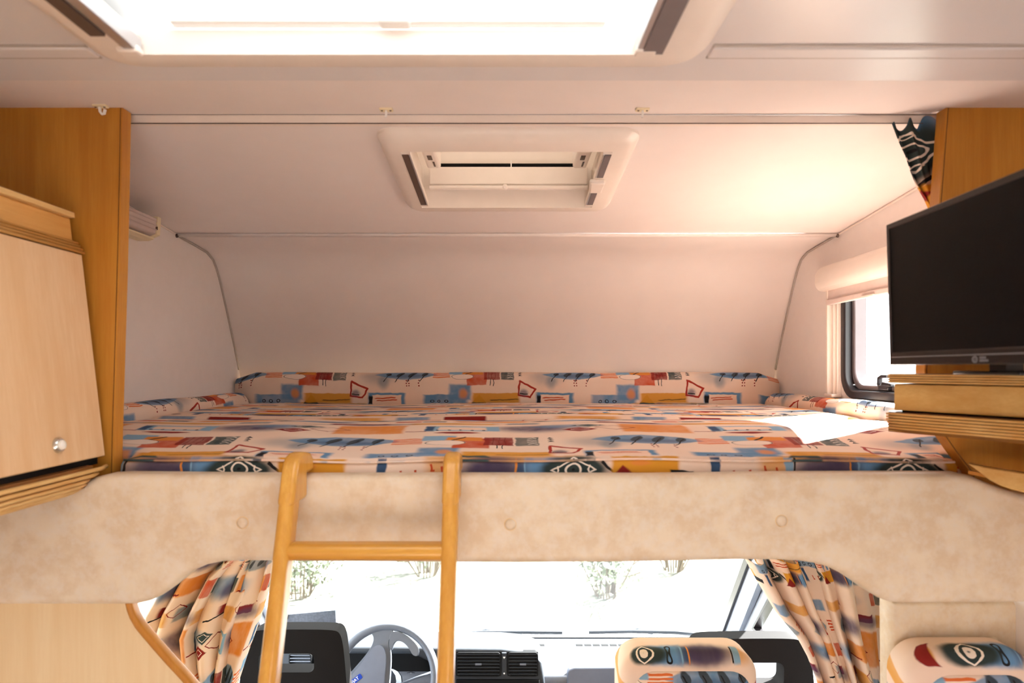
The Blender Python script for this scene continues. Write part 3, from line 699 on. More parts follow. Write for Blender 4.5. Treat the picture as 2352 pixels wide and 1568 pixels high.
# ------------------------------------------------------------------ padded board with buttons
YB = 1.13
def px2(pts, Y): return [(P(a, b, Y).x, P(a, b, Y).z) for a, b in pts]
vt = [(-60, 1170), (20, 1158), (90, 1138), (140, 1126), (180, 1112), (210, 1098), (240, 1091), (280, 1089), (700, 1093), (1040, 1092), (1500, 1093), (1800, 1089), (2150, 1088), (2215, 1089), (2240, 1094), (2270, 1108), (2310, 1122), (2352, 1134), (2440, 1146)]
vbm = [(2440, 1386), (2200, 1387), (2075, 1389), (2050, 1386), (2025, 1377), (2000, 1362), (1970, 1341), (1940, 1321), (1910, 1306), (1880, 1297), (1840, 1291), (1780, 1288), (1700, 1288), (1450, 1293), (1200, 1295), (1000, 1294), (700, 1292), (560, 1290), (510, 1292), (470, 1300), (440, 1313), (415, 1332), (390, 1353), (365, 1371), (340, 1383), (310, 1390), (270, 1391), (0, 1391), (-60, 1391)]
outl = px2(vt + vbm, YB)
vb = thing('padded_board', 'long cream suede-look padded board below the bed', 'padded board', (0, YB + .02, zr(-.42)))
def inset(poly, d):
    n = len(poly); out = []
    for i in range(n):
        a = Vector(poly[i-1]); b = Vector(poly[i]); c = Vector(poly[(i+1) % n])
        n1 = Vector((-(b-a).y, (b-a).x)).normalized(); n2 = Vector((-(c-b).y, (c-b).x)).normalized()
        m = (n1 + n2); m = m.normalized() if m.length > 1e-6 else n1
        out.append(tuple(b - m*d))
    return out
def padded(mb, poly, y_front, thick, r, steps=5):
    area = sum(poly[i-1][0]*poly[i][1] - poly[i][0]*poly[i-1][1] for i in range(len(poly)))
    if area > 0: poly = poly[::-1]
    n = len(poly); loops = [([p for p in poly], y_front + thick)]
    for k in range(steps + 1):
        a = math.pi/2*k/steps
        loops.append((inset(poly, r*(1 - math.cos(a))), y_front + r*(1 - math.sin(a))))
    V = []; FA = []
    for lp, y in loops: V += [Vector((a, y, b)) for a, b in lp]
    for k in range(len(loops) - 1):
        for i in range(n): FA.append((k*n+i, k*n+(i+1) % n, (k+1)*n+(i+1) % n, (k+1)*n+i))
    FA.append(list(range(n))[::-1]); FA.append([(len(loops)-1)*n + i for i in range(n)])
    mb.add(V, FA); return mb
obj('padding', padded(MB(), outl, YB, .038, .013), 'leatherette', vb, smooth='auto')
for px, py in ((557, 1200), (1172, 1204), (1795, 1196)):
    obj('button', MB().lathe([(.0092, -.004), (.0095, .0005), (.0085, .0022), (.005, .0032), (.0005, .0036)], P(px, py, YB), (0, -1, 0), 24), 'leatherette', vb, smooth=True)
    obj('button_seam', MB().lathe([(.0102, -.002), (.0102, .0006), (.0094, .0006), (.0094, -.002)], P(px, py, YB), (0, -1, 0), 24), 'wood_strip', vb, smooth=True)

# ------------------------------------------------------------------ ladder
ld = thing('bed_ladder', 'honey wood ladder hooked over the padded board', 'ladder', (-.21, .75, 0))
def zrel_line(Y0, z0, Y1, z1, z): return Y0 + (Y1 - Y0)*(z - z0)/(z1 - z0)
Yt, zt_, Yb_, zb_ = 1.10, zr(-.145), .985, zr(-.455)
slope = (Yt - Yb_) / (zt_ - zb_)
def rail_y(z): return Yb_ + slope * (z - zb_)
for xc in (-.342, -.0885):
    ztop = zr(-.205); zlow = .02
    w = .0122; prof_ = rrect(-w, -.022, w, .022, .0115, 4)
    a = Vector((xc, rail_y(zlow) - .01, zlow)); b = Vector((xc, rail_y(ztop + .005) - .004, ztop + .005))
    r_ = obj('rail', MB().sweep(prof_, [a + (b - a)*i/6 for i in range(7)], up=(0, -1, 0)), 'wood_ladder', ld, smooth='auto')
    yz = [(rail_y(zr(-.213)) - .027, -.213), (rail_y(zr(-.16)) - .025, -.16), (rail_y(zr(-.146)) - .022, -.146), (rail_y(zr(-.139)) - .014, -.139), (rail_y(zr(-.136)) - .002, -.136), (1.118, -.136), (1.150, -.141), (1.162, -.150), (1.166, -.1735), (1.127, -.1735), (1.127, -.213)]
    obj('hook', MB().prism([(xc - w*1.06, y, zr(z)) for y, z in yz], (w*2.12, 0, 0)), 'wood_ladder', r_, bevel=.007, seg=4)
for zz in (zr(-.2795), zr(-.536), zr(-.786), zr(-1.036), zr(-1.286)):
    y = rail_y(zz)
    obj('rung', MB().sweep(rrect(-.019, -.0125, .019, .0125, .0115, 5), [(-.332, y - .002, zz), (-.098, y - .002, zz)]), 'wood_rung', ld, smooth='auto')

# ------------------------------------------------------------------ overhead cabinet on the near side wall
cb = thing('overhead_cabinet', 'light wood overhead cabinet with a slanted flap door', 'cabinet', (-.84, .6, zr(-.2)))
YE, YN = 1.165, .15
def face(z): return -.735 + (zr(.266) - z)/(.266 + .15) * .048      # slanted front, x at height z
ft = zr(.235); 
obj('body', MB().prism([(-XW + .002, YE - .004, zr(.25)), (face(zr(.25)) - .026, YE - .004, zr(.25)), (face(zr(-.155)) - .026, YE - .004, zr(-.155)), (-XW + .002, YE - .004, zr(-.155))], (0, YN - YE, 0)), 'wood_panel', cb)
def sl(z, d=0): return face(z) + d
def slab(z1, z0, d1, d0, y0, y1, nm, mat, par=None, bevel=.0015):
    return obj(nm, MB().prism([(sl(z1, d1), y1, z1), (sl(z0, d1), y1, z0), (sl(z0, d0), y1, z0), (sl(z1, d0), y1, z1)], (0, y0 - y1, 0)), mat, par or cb, bevel=bevel)
slab(zr(.266), zr(.256), -.003, -.06, YN, YE, 'top_strip', 'wood_strip')
slab(zr(.256), zr(.2165), -.012, -.03, YN, YE, 'fascia', 'wood_fascia')
slab(zr(.2170), zr(.1945), -.011, -.03, YN, YE, 'rib_backing', 'wood_groove_shade')
def ribbed(mb, path, z_of, prof):
    pass
rib_z0, rib_z1 = zr(.1950), zr(.2170)
for k in range(4):
    z = rib_z1 - (k + .5)*(rib_z1 - rib_z0)/4
    obj('rib', MB().tube([(sl(z, -.008 + .003*k), YN, z), (sl(z, -.008 + .003*k), YE + .006, z)], (rib_z1 - rib_z0)/8*.86, 10), 'wood_rib', cb, smooth=True)
dz1, dz0 = zr(.1942), zr(-.149)
dr = slab(dz1, dz0, 0, -.02, YN + .2, YE + .002, 'door', 'wood_light')
kp = Vector((sl(zr(-.118), 0), 1.049, zr(-.118))); ax = Vector((1, 0, .115)).normalized()
kb = obj('knob_ring', MB().lathe([(.0125, -.002), (.0125, .003), (.010, .006), (.0085, .006)], kp, ax, 24), 'chrome', dr, smooth='auto')
obj('knob', MB().lathe([(.0078, 0), (.0078, .007), (.0066, .0095), (.003, .011), (.0004, .0112)], kp, ax, 24), 'knob_pearl', dr, smooth='auto')
obj('gap', MB().box((sl(zr(-.15)) - .02, YN, zr(-.161)), (sl(zr(-.15)) - .006, YE - .01, zr(-.149))), 'black_gap', cb)
# ribbed rounded foot rail, nine ribs wrapping under the cabinet
foot = thing_foot = obj('foot_rail', MB().prism([(sl(zr(-.16), -.03), 1.127, zr(-.158)), (sl(zr(-.16), .002), 1.127, zr(-.160)), (sl(zr(-.16), .000), 1.127, zr(-.180)), (sl(zr(-.16), -.012), 1.127, zr(-.197)), (sl(zr(-.16), -.035), 1.127, zr(-.205)), (-XW + .002, 1.127, zr(-.207)), (-XW + .002, 1.127, zr(-.175))], (0, YN - YE, 0)), 'wood_groove_shade', cb)
arc = []
for k in range(8):
    a = math.radians(8 + 82*k/7); cxx, czz = sl(zr(-.16), -.036), zr(-.162)
    arc.append((cxx + .040*math.cos(a), czz - .043*math.sin(a)))
for k, (x, z) in enumerate(arc):
    e = max(1.127, YE + .004 - .022*k)
    obj('rib', MB().tube([(x, YN, z), (x, e - .02, z), (x - .004, e, z + .001)], .0034, 8), 'wood_rib_light', foot, smooth=True)

# ------------------------------------------------------------------ television and its corner shelf
def shelf_line(d):
    """front edge (x, Y) of the corner shelf, pushed out by d"""
    base = [(.655, 1.165), (.632, 1.13), (.642, 1.10), (.672, 1.035), (.712, .95), (.80, .75), (.86, .6)]
    out = []
    for i, p in enumerate(base):
        a = Vector(base[max(0, i-1)]); b = Vector(base[min(len(base)-1, i+1)]); t = (b - a).normalized(); n_ = Vector((t.y, -t.x))
        if n_.x > 0: n_ = -n_
        out.append((p[0] + n_.x*d, p[1] + n_.y*d))
    return out
def shelf_slab(z0, z1, d):
    ln = shelf_line(d); return MB().prism([(x, y, z0) for x, y in ln] + [(XW - .003, .6, z0), (XW - .003, 1.165, z0)], (0, 0, z1 - z0))
sh = thing('corner_shelf', 'honey wood corner shelf unit under the television', 'shelf', (.82, .9, zr(-.12)))
obj('top_board', shelf_slab(zr(-.024), zr(-.0085), -.0005), 'wood_groove_shade', sh)
for k in range(4):
    z = zr(-.0108 - .0037*k); ln = shelf_line(.0012)
    obj('rib', MB().tube([(x, y, z) for x, y in ln], .00155, 8), 'wood_rib', sh, smooth=True)
obj('drawer_front', shelf_slab(zr(-.0685), zr(-.0255), -.008), 'wood_shelf', sh, bevel=.001)
obj('gap', shelf_slab(zr(-.0715), zr(-.0685), -.02), 'black_gap', sh)
lo_ = obj('lower_rail', shelf_slab(zr(-.104), zr(-.0715), .001), 'wood_groove_shade', sh)
for k in range(7):
    z = zr(-.0745 - .0046*k); ln = shelf_line(.0035 - .0011*max(0, k - 2))[1:]
    obj('rib', MB().tube([(x, y, z) for x, y in ln], .0019, 8), 'wood_rib', lo_, smooth=True)
# curved tray lip underneath
tray = thing('wooden_tray', 'curved honey wood tray lip beside the padded board', 'tray', (.85, 1.0, zr(-.26)))
top = [(2222, 1064), (2262, 1072), (2305, 1079), (2352, 1086), (2440, 1100)]; bot = [(2440, 1152), (2352, 1131), (2322, 1124), (2295, 1114), (2272, 1102), (2252, 1086), (2236, 1074)]
ty = lambda px: 1.125 - (px - 2222)/220*.10
mb = MB().prism([P(a, b, ty(a)) for a, b in top + bot], (.012, .014, 0)); obj('lip', mb, 'wood_shelf', tray, bevel=.002)
mb = MB().prism([P(a, b, ty(a)) + Vector((.004, .004, -.012)) for a, b in top] + [Vector((XW - .003, 1.02, zr(-.185))), Vector((XW - .003, 1.125, zr(-.185)))], (0, 0, -.006)); obj('tray_base', mb, 'wood_panel', tray)
# television
tvo = thing('television', 'black flat television above the corner shelf', 'television', (.60, .86, zr(-.0085)))
A = Vector((.5885, 1.05)); dv = Vector((-.045, -1.0)).normalized(); nv = Vector((dv.y, -dv.x));
if nv.x > 0: nv = -nv
TL, TH, TZ0 = .386, .2155, zr(.0050)
def tvp(a, h, d): 
    tilt = .004*(1 - h/TH)
    q = A + dv*a - nv*(d) - nv*tilt*0; return Vector((q.x - .006*(h/TH - 0)*1 + .0, q.y, TZ0 + h))
def tvbox(a0, a1, h0, h1, d0, d1):
    return MB().hexa([tvp(a0, h0, d0), tvp(a1, h0, d0), tvp(a1, h0, d1), tvp(a0, h0, d1)], [tvp(a0, h1, d0), tvp(a1, h1, d0), tvp(a1, h1, d1), tvp(a0, h1, d1)])
obj('housing', tvbox(.004, TL - .004, .004, TH - .004, .012, .042), 'tv_bezel', tvo, bevel=.004)
bz = .0085
fr_ = obj('bezel', MB().plate([(0, 0), (TL, 0), (TL, TH), (0, TH)], [[(bz, .0195), (TL - bz, .0195), (TL - bz, TH - bz), (bz, TH - bz)]], lambda a, b, t: tvp(a, b, t), 0, .014), 'tv_bezel', tvo, bevel=.0012)
obj('screen', tvbox(bz - .001, TL - bz + .001, .0185, TH - bz + .001, .0018, .006), 'tv_screen', tvo)
obj('trim_line', tvbox(bz*.8, TL - bz*.8, .0115, .0128, -.0006, .001), 'tv_line', tvo)
# printed maker's mark: round eye and two short lines of lettering
cm = (.205, .0062)
def ring_on_tv(r0, r1, sx=1.0):
    n = 20; lo1 = [(cm[0] + r1*sx*math.cos(2*math.pi*i/n), cm[1] + r1*math.sin(2*math.pi*i/n)) for i in range(n)]; lo2 = [(cm[0] + r0*sx*math.cos(2*math.pi*i/n), cm[1] + r0*math.sin(2*math.pi*i/n)) for i in range(n)]
    return MB().plate(lo1, [lo2] if r0 else [], lambda a, b, t: tvp(a, b, t), -.0004, .0004)
lg = obj('maker_mark', ring_on_tv(.0026, .0042, 1.25), 'tv_line', tvo); obj('mark_dot', ring_on_tv(0, .0014, .7), 'tv_line', lg)
for hh in (.0070, .0034):
    for i in range(3 if hh > .005 else 4): obj('mark_letter', tvbox(cm[0] + .0095 + i*.0042, cm[0] + .0125 + i*.0042, hh, hh + .0026, -.0004, .0004), 'tv_line', lg)
obj('foot', MB().box((.60, .80, zr(-.0085)), (.70, .92, zr(-.003))), 'tv_bezel', tvo, bevel=.002)
obj('neck', MB().box((.618, .845, zr(-.004)), (.64, .875, zr(.06))), 'tv_bezel', tvo)

# ------------------------------------------------------------------ strip lamp on the alcove wall
lm = thing('strip_lamp', 'cream strip lamp at the top of the alcove wall', 'lamp', (-.92, 1.56, zr(.335)))
def lpf(g): return [(-XW + .001, zr(.332) - g), (-.918, zr(.330) - g), (-.892 + g, zr(.341) - g*.5), (-.889 + g, zr(.384) + g), (-XW + .001, zr(.386) + g)]
obj('diffuser', MB().prism([(x, 1.30, z) for x, z in lpf(-.002)], (0, .44, 0)), 'diffuser', lm, bevel=.002)
for k in range(3): obj('diffuser_rib', MB().tube([(-.8905, 1.30, zr(.352 + .011*k)), (-.8905, 1.735, zr(.352 + .011*k))], .0015, 6), 'diffuser', lm)
obj('base_strip', MB().prism([(x, 1.30, z) for x, z in ((-XW + .001, zr(.326)), (-.916, zr(.3255)), (-.903, zr(.330)), (-.903, zr(.334)), (-XW + .001, zr(.333)))], (0, .445, 0)), 'plastic_lamp', lm)
cp = obj('end_cap', MB().prism([(x, 1.735, z) for x, z in lpf(.002)], (0, .016, 0)), 'plastic_lamp', lm, bevel=.0015)
obj('switch', MB().box((-.893, 1.7335, zr(.352)), (-.888, 1.7355, zr(.360))), 'screw', cp)

# ------------------------------------------------------------------ alcove side window with its blind
wn = MB().plate(rrect(1.485, zr(-.083), 1.927, zr(.288), .065), [rrect(1.508, zr(-.060), 1.904, zr(.265), .05)], lambda a, b, t: Vector((t, a, b)), XW - .006, XW + .03)
w1 = struct('window_1', wn, 'rubber', 'alcove side window in a black rubber frame', bevel=.004)
obj('inner_seal', MB().plate(rrect(1.5085, zr(-.0595), 1.9035, zr(.2645), .05), [rrect(1.522, zr(-.045), 1.889, zr(.25), .045)], lambda a, b, t: Vector((t, a, b)), XW + .015, XW + .05), 'rail_grey', w1, bevel=.003)
obj('pane', MB().plate(rrect(1.52, zr(-.047), 1.891, zr(.252), .045), [], lambda a, b, t: Vector((t, a, b)), XW + .044, XW + .047), 'pane_clear', w1)
lt = Vector((XW + .012, 1.745, zr(-.052)))
lq = obj('latch', MB().sweep(rrect(-.004, -.006, .004, .006, .002, 2), [lt, lt + Vector((0, .012, .012)), lt + Vector((0, .010, .027)), lt + Vector((0, -.004, .032)), lt + Vector((0, -.03, .032))], up=(1, 0, 0)), 'rubber', w1, smooth='auto')
obj('latch_base', MB().box(lt + Vector((-.008, -.04, -.004)), lt + Vector((.01, .006, .010))), 'rubber', w1, bevel=.003)
obj('latch_lever', MB().prism([lt + Vector((-.008, -.006, .008)), lt + Vector((-.008, -.012, .018)), lt + Vector((-.008, -.05, .014)), lt + Vector((-.008, -.052, .006))], (.012, 0, 0)), 'rubber', w1, bevel=.002)
bl = thing('roller_blind', 'white roller blind cassette over the side window', 'blind', (XW - .02, 1.74, zr(-.09)))
zc0, zc1 = zr(.222), zr(.305)
obj('cassette', MB().prism([(XW, 1.995, zc0), (XW - .038, 1.995, zc0 + .002), (XW - .05, 1.995, zc0 + .018), (XW - .05, 1.995, zc0 + .05), (XW - .036, 1.995, zc1 - .012), (XW, 1.995, zc1)], (0, -.59, 0)), 'plastic_cream', bl, bevel=.008, seg=4)
obj('blind_cloth', MB().box((XW - .024, 1.43, zr(.195)), (XW - .020, 1.966, zr(.225))), 'blind_pink', bl)
obj('pull_bar', MB().box((XW - .030, 1.43, zr(.182)), (XW - .014, 1.966, zr(.197))), 'blind_pink', bl, bevel=.003)
obj('pull_grip', MB().box((XW - .036, 1.70, zr(.180)), (XW - .028, 1.76, zr(.187))), 'plastic_cream', bl, bevel=.002)
for y in (1.962, 1.42):
    for j, (o_, w_) in enumerate(((0, .012), (-.017, .008), (-.030, .007))):
        obj('side_rail', MB().box((XW - (.026 if j == 0 else .020 - .004*j), y + o_, zr(-.075)), (XW, y + o_ + w_, zc0 + .004)), 'plastic_cream', bl, bevel=.002)
    obj('rail_foot', MB().box((XW - .03, y - .034, zr(-.082)), (XW, y + .014, zr(-.072))), 'plastic_cream', bl, bevel=.003)

# ------------------------------------------------------------------ curtains
def curtain(name, label, left, right, Yf, folds, amp, uvw, group=None, nu=160, nv=30, seed=0, mat='print_curtain', frill=0.0, uoff=0, turn=False):
    """left/right: pixel polylines (same count) top to bottom; Yf(t): depth"""
    rnd = random.Random(seed); ph = [rnd.uniform(0, 6.28) for _ in range(6)]
    def lerp(pl, t):
        k = t*(len(pl) - 1); i = min(int(k), len(pl) - 2); f = k - i
        return (pl[i][0]*(1-f) + pl[i+1][0]*f, pl[i][1]*(1-f) + pl[i+1][1]*f)
    def f(s, t):
        a, b = lerp(left, t), lerp(right, t); Y = Yf(s, t)
        s2 = s + .035*math.sin(2*math.pi*folds*.5*s + ph[0] + t*1.3)*min(s, 1 - s)*4
        px, py = a[0]*(1-s2) + b[0]*s2, a[1]*(1-s2) + b[1]*s2
        w_ = math.sin(2*math.pi*folds*s + ph[1] + .8*math.sin(2*t + ph[2])) + .45*math.sin(2*math.pi*folds*1.83*s + ph[3] + t)
        q = P(px, py, Y); q.y += amp*w_; 
        q.x += .35*amp*math.cos(2*math.pi*folds*s + ph[1])
        q.z += frill*math.sin(2*math.pi*folds*1.5*s + ph[4])*max(0, 1 - t*6)
        return q
    mb = MB().grid(nu, nv, f, (lambda s, t: (uoff + t*uvw[1], uvw[2] + s*uvw[0])) if turn else (lambda s, t: (uoff + s*uvw[0], uvw[2] + (1 - t)*uvw[1])))
    return tag(obj(name, mb, mat, smooth=True, fixn=False, solid=.0015), label, 'curtain', group)
curtain('curtain', 'gathered patterned curtain beside the driver headrest', [(470, 1278), (415, 1320), (365, 1400), (345, 1455), (375, 1520), (415, 1580), (450, 1660)], [(636, 1278), (628, 1320), (606, 1390), (590, 1440), (562, 1510), (537, 1580), (520, 1660)],
        lambda s, t: 1.62 + .12*s - .02*t, 6.0, .040, (3.8, .75, .12), seed=3, frill=.006)
curtain('curtain', 'gathered patterned curtain hanging past the passenger headrest', [(1722, 1278), (1748, 1330), (1785, 1395), (1830, 1450), (1850, 1490), (1868, 1540), (1900, 1660)], [(1925, 1278), (1945, 1330), (1958, 1390), (1968, 1450), (1985, 1510), (2005, 1580), (2020, 1660)],
        lambda s, t: 1.66 - .10*s - .02*t, 5.5, .040, (3.8, .75, .42), seed=11, frill=.006, uoff=.3)
curtain('curtain', 'pale backlit patterned curtain end next to the beige side panel', [(1895, 1300), (1918, 1350), (1932, 1400), (1945, 1450), (1962, 1510), (1980, 1580), (1990, 1660)], [(2010, 1300), (2022, 1350), (2032, 1400), (2035, 1450), (2037, 1510), (2040, 1580), (2042, 1660)],
        lambda s, t: 1.69 - .005*s, 2.0, .006, (.5, .7, .2), seed=5, nu=40, uoff=.05)
curtain('curtain', 'short rolled patterned curtain end tucked behind the partition top', [(2046, 292), (2062, 325), (2078, 358), (2090, 395), (2104, 425), (2124, 455), (2146, 500)], [(2165, 272), (2168, 310), (2170, 345), (2172, 380), (2172, 410), (2172, 440), (2172, 500)],
        lambda s, t: 1.232 - .004*s, 2.0, .007, (.045, .30, .07), seed=8, nu=60, frill=.010, uoff=-.09, turn=True, mat='print_fabric')

# ------------------------------------------------------------------ lower panels at both sides
ll = [(296, 1380), (300, 1398), (306, 1415), (318, 1436), (336, 1458), (360, 1486), (390, 1520), (420, 1552), (440, 1575), (470, 1610), (485, 1640)]
lx2 = px2(ll, 1.175); bw = thing('side_bulkhead', 'pale birch panel with curved edge under the padded board', 'panel', (-.75, 1.18, 0))
poly = [(-XW + .001, lx2[0][1])] + lx2 + [(lx2[-1][0], 0.0), (-XW + .001, 0.0)]
obj('board', MB().plate(poly, [], lambda a, b, t: Vector((a, t, b)), 1.172, 1.190), 'wood_pale', bw)
obj('edge_band', MB().sweep(rrect(-.006, -.0115, .006, .0115, .005, 3), [Vector((a, 1.181, b)) for a, b in lx2 + [(lx2[-1][0], .02)]], up=(0, -1, 0)), 'wood_panel', bw, smooth='auto')
rb = thing('side_cushion', 'beige padded panel with a button behind the patterned bench', 'padded panel', (.84, 1.29, 0))
obj('padding', padded(MB(), px2([(2047, 1380), (2440, 1380), (2440, 2200), (2053, 2200)], 1.27), 1.27, .04, .018), 'leatherette', rb, smooth='auto')
obj('button', MB().lathe([(.0088, -.004), (.0088, .002), (.007, .005), (.003, .0065), (.0004, .007)], P(2280, 1472, 1.27), (0, -1, 0), 20), 'leatherette', rb, smooth=True)

# ------------------------------------------------------------------ patterned seat backs
def seatback(name, label, x0, x1, Y, th_, z1, uoff, v0, r):
    t_ = thing(name, label, 'seat', ((x0+x1)/2, Y, 0))
    poly = rrect(x0, z1 - .75, x1, z1, r, 8)
    mb = padded(MB(), poly, Y, th_, .03, 6); mb.uv = [(uoff - (p.x - x0)/PT, v0 + (p.z - z1 + .75 - p.y*.6 + Y*.6)/PT) for p in mb.v]
    b_ = obj('backrest', mb, 'print_fabric', t_, smooth='auto')
    ip = rrect(x0 + .028, z1 - .70, x1 - .02, z1 - .038, r*.85, 8)
    mb = padded(MB(), ip, Y - .006, .02, .008, 4); mb.uv = [(.62 - (p.x - x0)/PT, v0 + .315 + (p.z - z1 + .75)/PT) for p in mb.v]
    i_ = obj('front_panel', mb, 'print_fabric', t_, smooth='auto')
    return t_
sb = seatback('dinette_seat', 'patterned dinette seat back in front of the passenger headrest', .250, .556, 1.50, .09, zr(-.6265), 1.09, -.215, .055)
st2 = seatback('bench_seat', 'shaded patterned bench back in front of the beige panel', P(2088, 0, 1.19).x, .935, 1.19, .07, P(0, 1499, 1.19).z, 1.20, -.215, .055)
for t_, (x0, x1, y) in ((sb, (.25, .556, 1.50)), (st2, (.70, .935, 1.19))):
    obj('seat_base', MB().box((x0, y - .42, .02), (x1, y + .05, .42)), 'wood_pale', t_, bevel=.01)
    mb = MB().box((x0, y - .44, .42), (x1, y + .02, .53)); mb.uv = [(p.x/PT, p.y/PT) for p in mb.v]; obj('seat', mb, 'print_fabric', t_, bevel=.03, seg=4)

def cabseat(label, x0, x1, Y, z1, hole, out):
    t_ = thing('cab_seat', label, 'seat', ((x0+x1)/2, Y, -.35))
    w = x1 - x0
    o = obj('headrest', MB().plate(chaikin(out), [hole], lambda a, b, t: Vector((a, Y + t + (b - z1)*-.05, b)), 0, .06), 'seat_black', t_, bevel=.014, seg=4)
    obj('backrest', MB().plate(rrect(x0 - .09, -.1, x1 + .09, z1 - .30, .06, 5), [], lambda a, b, t: Vector((a, Y + t, b)), 0, .12), 'seat_black', t_, bevel=.03, seg=3)
    obj('seat', MB().box((x0 - .09, Y - .02, -.2), (x1 + .09, Y + .5, -.06)), 'seat_black', t_, bevel=.04, seg=3)
    obj('pedestal', MB().box((x0, Y + .05, -.35), (x1, Y + .42, -.2)), 'dash_black', t_)
    return t_
Ys = 1.98
def hp(pts): return [(P(a, b, Ys).x, P(a, b, Ys).z) for a, b in pts]
def hrr(x0, y0, x1, y1, r): 
    a, b = P(x0, y1, Ys), P(x1, y0, Ys); return rrect(a.x, a.z, b.x, b.z, r, 4)
cabseat('black driver seat headrest seen through the ladder', P(563, 0, Ys).x, P(790, 0, Ys).x, Ys, P(0, 1447, Ys).z, hrr(592, 1502, 720, 1546, .016), hp([(600, 1446), (690, 1445), (765, 1446), (780, 1452), (787, 1475), (791, 1520), (795, 1580), (800, 1660), (540, 1660), (545, 1580), (556, 1520), (566, 1485), (575, 1460), (583, 1450)]))
cabseat('black passenger seat headrest behind the patterned dinette seat', P(1592, 0, Ys).x, P(1868, 0, Ys).x, Ys, P(0, 1467, Ys).z, hrr(1645, 1523, 1803, 1580, .02), hp([(1625, 1468), (1720, 1466), (1815, 1466), (1840, 1470), (1858, 1490), (1868, 1530), (1874, 1590), (1876, 1660), (1585, 1660), (1587, 1590), (1588, 1520), (1592, 1488), (1602, 1472)]))

# ------------------------------------------------------------------ cab: dashboard, wheel, windscreen, doors
dsh = thing('dashboard', 'grey sunlit dashboard below the windscreen', 'dashboard', (0, 2.85, -.35))
DZ = zr(-1.172)
obj('top_pad', MB().prism([(-1.0, 2.985, DZ), (-1.0, 2.76, DZ - .002), (-1.0, 2.70, DZ - .012), (-1.0, 2.67, DZ - .04), (-1.0, 2.70, -.3), (-1.0, 2.985, -.3)], (2.0, 0, 0)), 'dash_grey', dsh, bevel=.012, seg=3)
for x0, n_ in ((P(1100, 0, 2.95).x, 8), (P(1320, 0, 2.95).x, 7)):
    for i in range(n_):
        x = x0 + i*.036; obj('defrost_slot', MB().box((x, 2.885, DZ - .001), (x + .029, 2.905, DZ + .0012)), 'dash_black', dsh)
obj('screen_gasket', MB().box((-.93, 2.962, DZ - .001), (.93, 2.974, DZ + .004)), 'dash_black', dsh)
# instrument hood over cluster and centre vents
def yp(px, py, Y=2.62): q = P(px, py, Y); return (q.x, q.z)
hood = [yp(640, 1500), (yp(660, 1489)), yp(900, 1487), yp(1040, 1490), yp(1150, 1491), yp(1200, 1496), yp(1232, 1507), yp(1246, 1525), yp(1252, 1570), yp(1254, 1700), yp(640, 1700)]
cl_hole = [yp(700, 1580), yp(720, 1512), yp(760, 1502), yp(950, 1503), yp(985, 1520), yp(1000, 1560), yp(1003, 1640), yp(700, 1640)]
hd = obj('instrument_hood', MB().plate(hood, [cl_hole], lambda a, b, t: Vector((a, t, b)), 2.62, 2.80), 'dash_dark', dsh, bevel=.01, seg=3)
obj('cluster_face', MB().plate([yp(690, 1490), yp(1010, 1490), yp(1010, 1650), yp(690, 1650)], [], lambda a, b, t: Vector((a, t, b)), 2.69, 2.70), 'dash_black', dsh)
def dial(px, py, r, marks, needle):
    c = P(px, py, 2.688); t_ = obj('dial', MB().lathe([(r, 0), (r, .004), (r*.96, .005), (r*.96, .001), (.002, .001)], c + Vector((0, .002, 0)), (0, -1, 0), 40), 'dash_dark', dsh, smooth='auto')
    for a, tx in marks:
        a = math.radians(a); v, f = text_mesh(tx, r*.30, .0004)
        mb = MB(); q = c + Vector((math.cos(a)*r*.72, -.003, math.sin(a)*r*.72)); mb.add([q + Vector((p.x, -p.z, p.y)) for p in v], f); obj('dial_number', mb, 'mark_white', t_)
    for k in range(13):
        a = math.radians(-40 + 260*k/12); mb = MB().tube([c + Vector((math.cos(a)*r*.88, -.003, math.sin(a)*r*.88)), c + Vector((math.cos(a)*r*.95, -.003, math.sin(a)*r*.95))], .0008, 5, up=(0, 1, 0)); obj('dial_tick', mb, 'mark_white', t_)
    a = math.radians(needle); obj('needle', MB().tube([c + Vector((0, -.005, 0)), c + Vector((math.cos(a)*r*.8, -.005, math.sin(a)*r*.8))], .0016, 5, up=(0, 1, 0)), 'mark_white', t_)
dial(862, 1578, .082, ((62, '40'), (35, '60'), (8, '80')), 200)
dial(944, 1568, .044, ((150, 'C'), (90, '-'), (30, 'H')), 135)
# centre vents: two louvred outlets with a slider between them
ctr = [(1048, 1150), (1166, 1236)]
for a, b in ctr:
    A0, A1 = P(a, 1497, 2.618), P(b, 1552, 2.618)
    vn = obj('air_vent', MB().plate(rrect(A0.x, A1.z, A1.x, A0.z, .012, 4), [rrect(A0.x + .005, A1.z + .005, A1.x - .005, A0.z - .005, .009, 4)], lambda x, z, t: Vector((x, t, z)), 2.612, 2.64), 'dash_black', dsh)
    obj('vent_back', MB().box((A0.x, 2.6185, A1.z), (A1.x, 2.6195, A0.z)), 'black_gap', vn)
    for k in range(7):
        z = A1.z + .010 + (A0.z - A1.z - .016)*k/6; obj('slat', MB().box((A0.x + .004, 2.611, z - .0013), (A1.x - .004, 2.618, z + .0013)), 'dash_dark', vn)
    obj('vent_tab', MB().box(((A0.x+A1.x)/2 - .012, 2.607, (A0.z+A1.z)/2), ((A0.x+A1.x)/2 + .012, 2.612, (A0.z+A1.z)/2 + .006)), 'dash_grey', vn)
q0, q1 = P(1153, 1499, 2.612), P(1163, 1550, 2.612)
sldr = obj('vent_slider', MB().box((q0.x, 2.610, q1.z), (q1.x, 2.62, q0.z)), 'dash_dark', dsh)
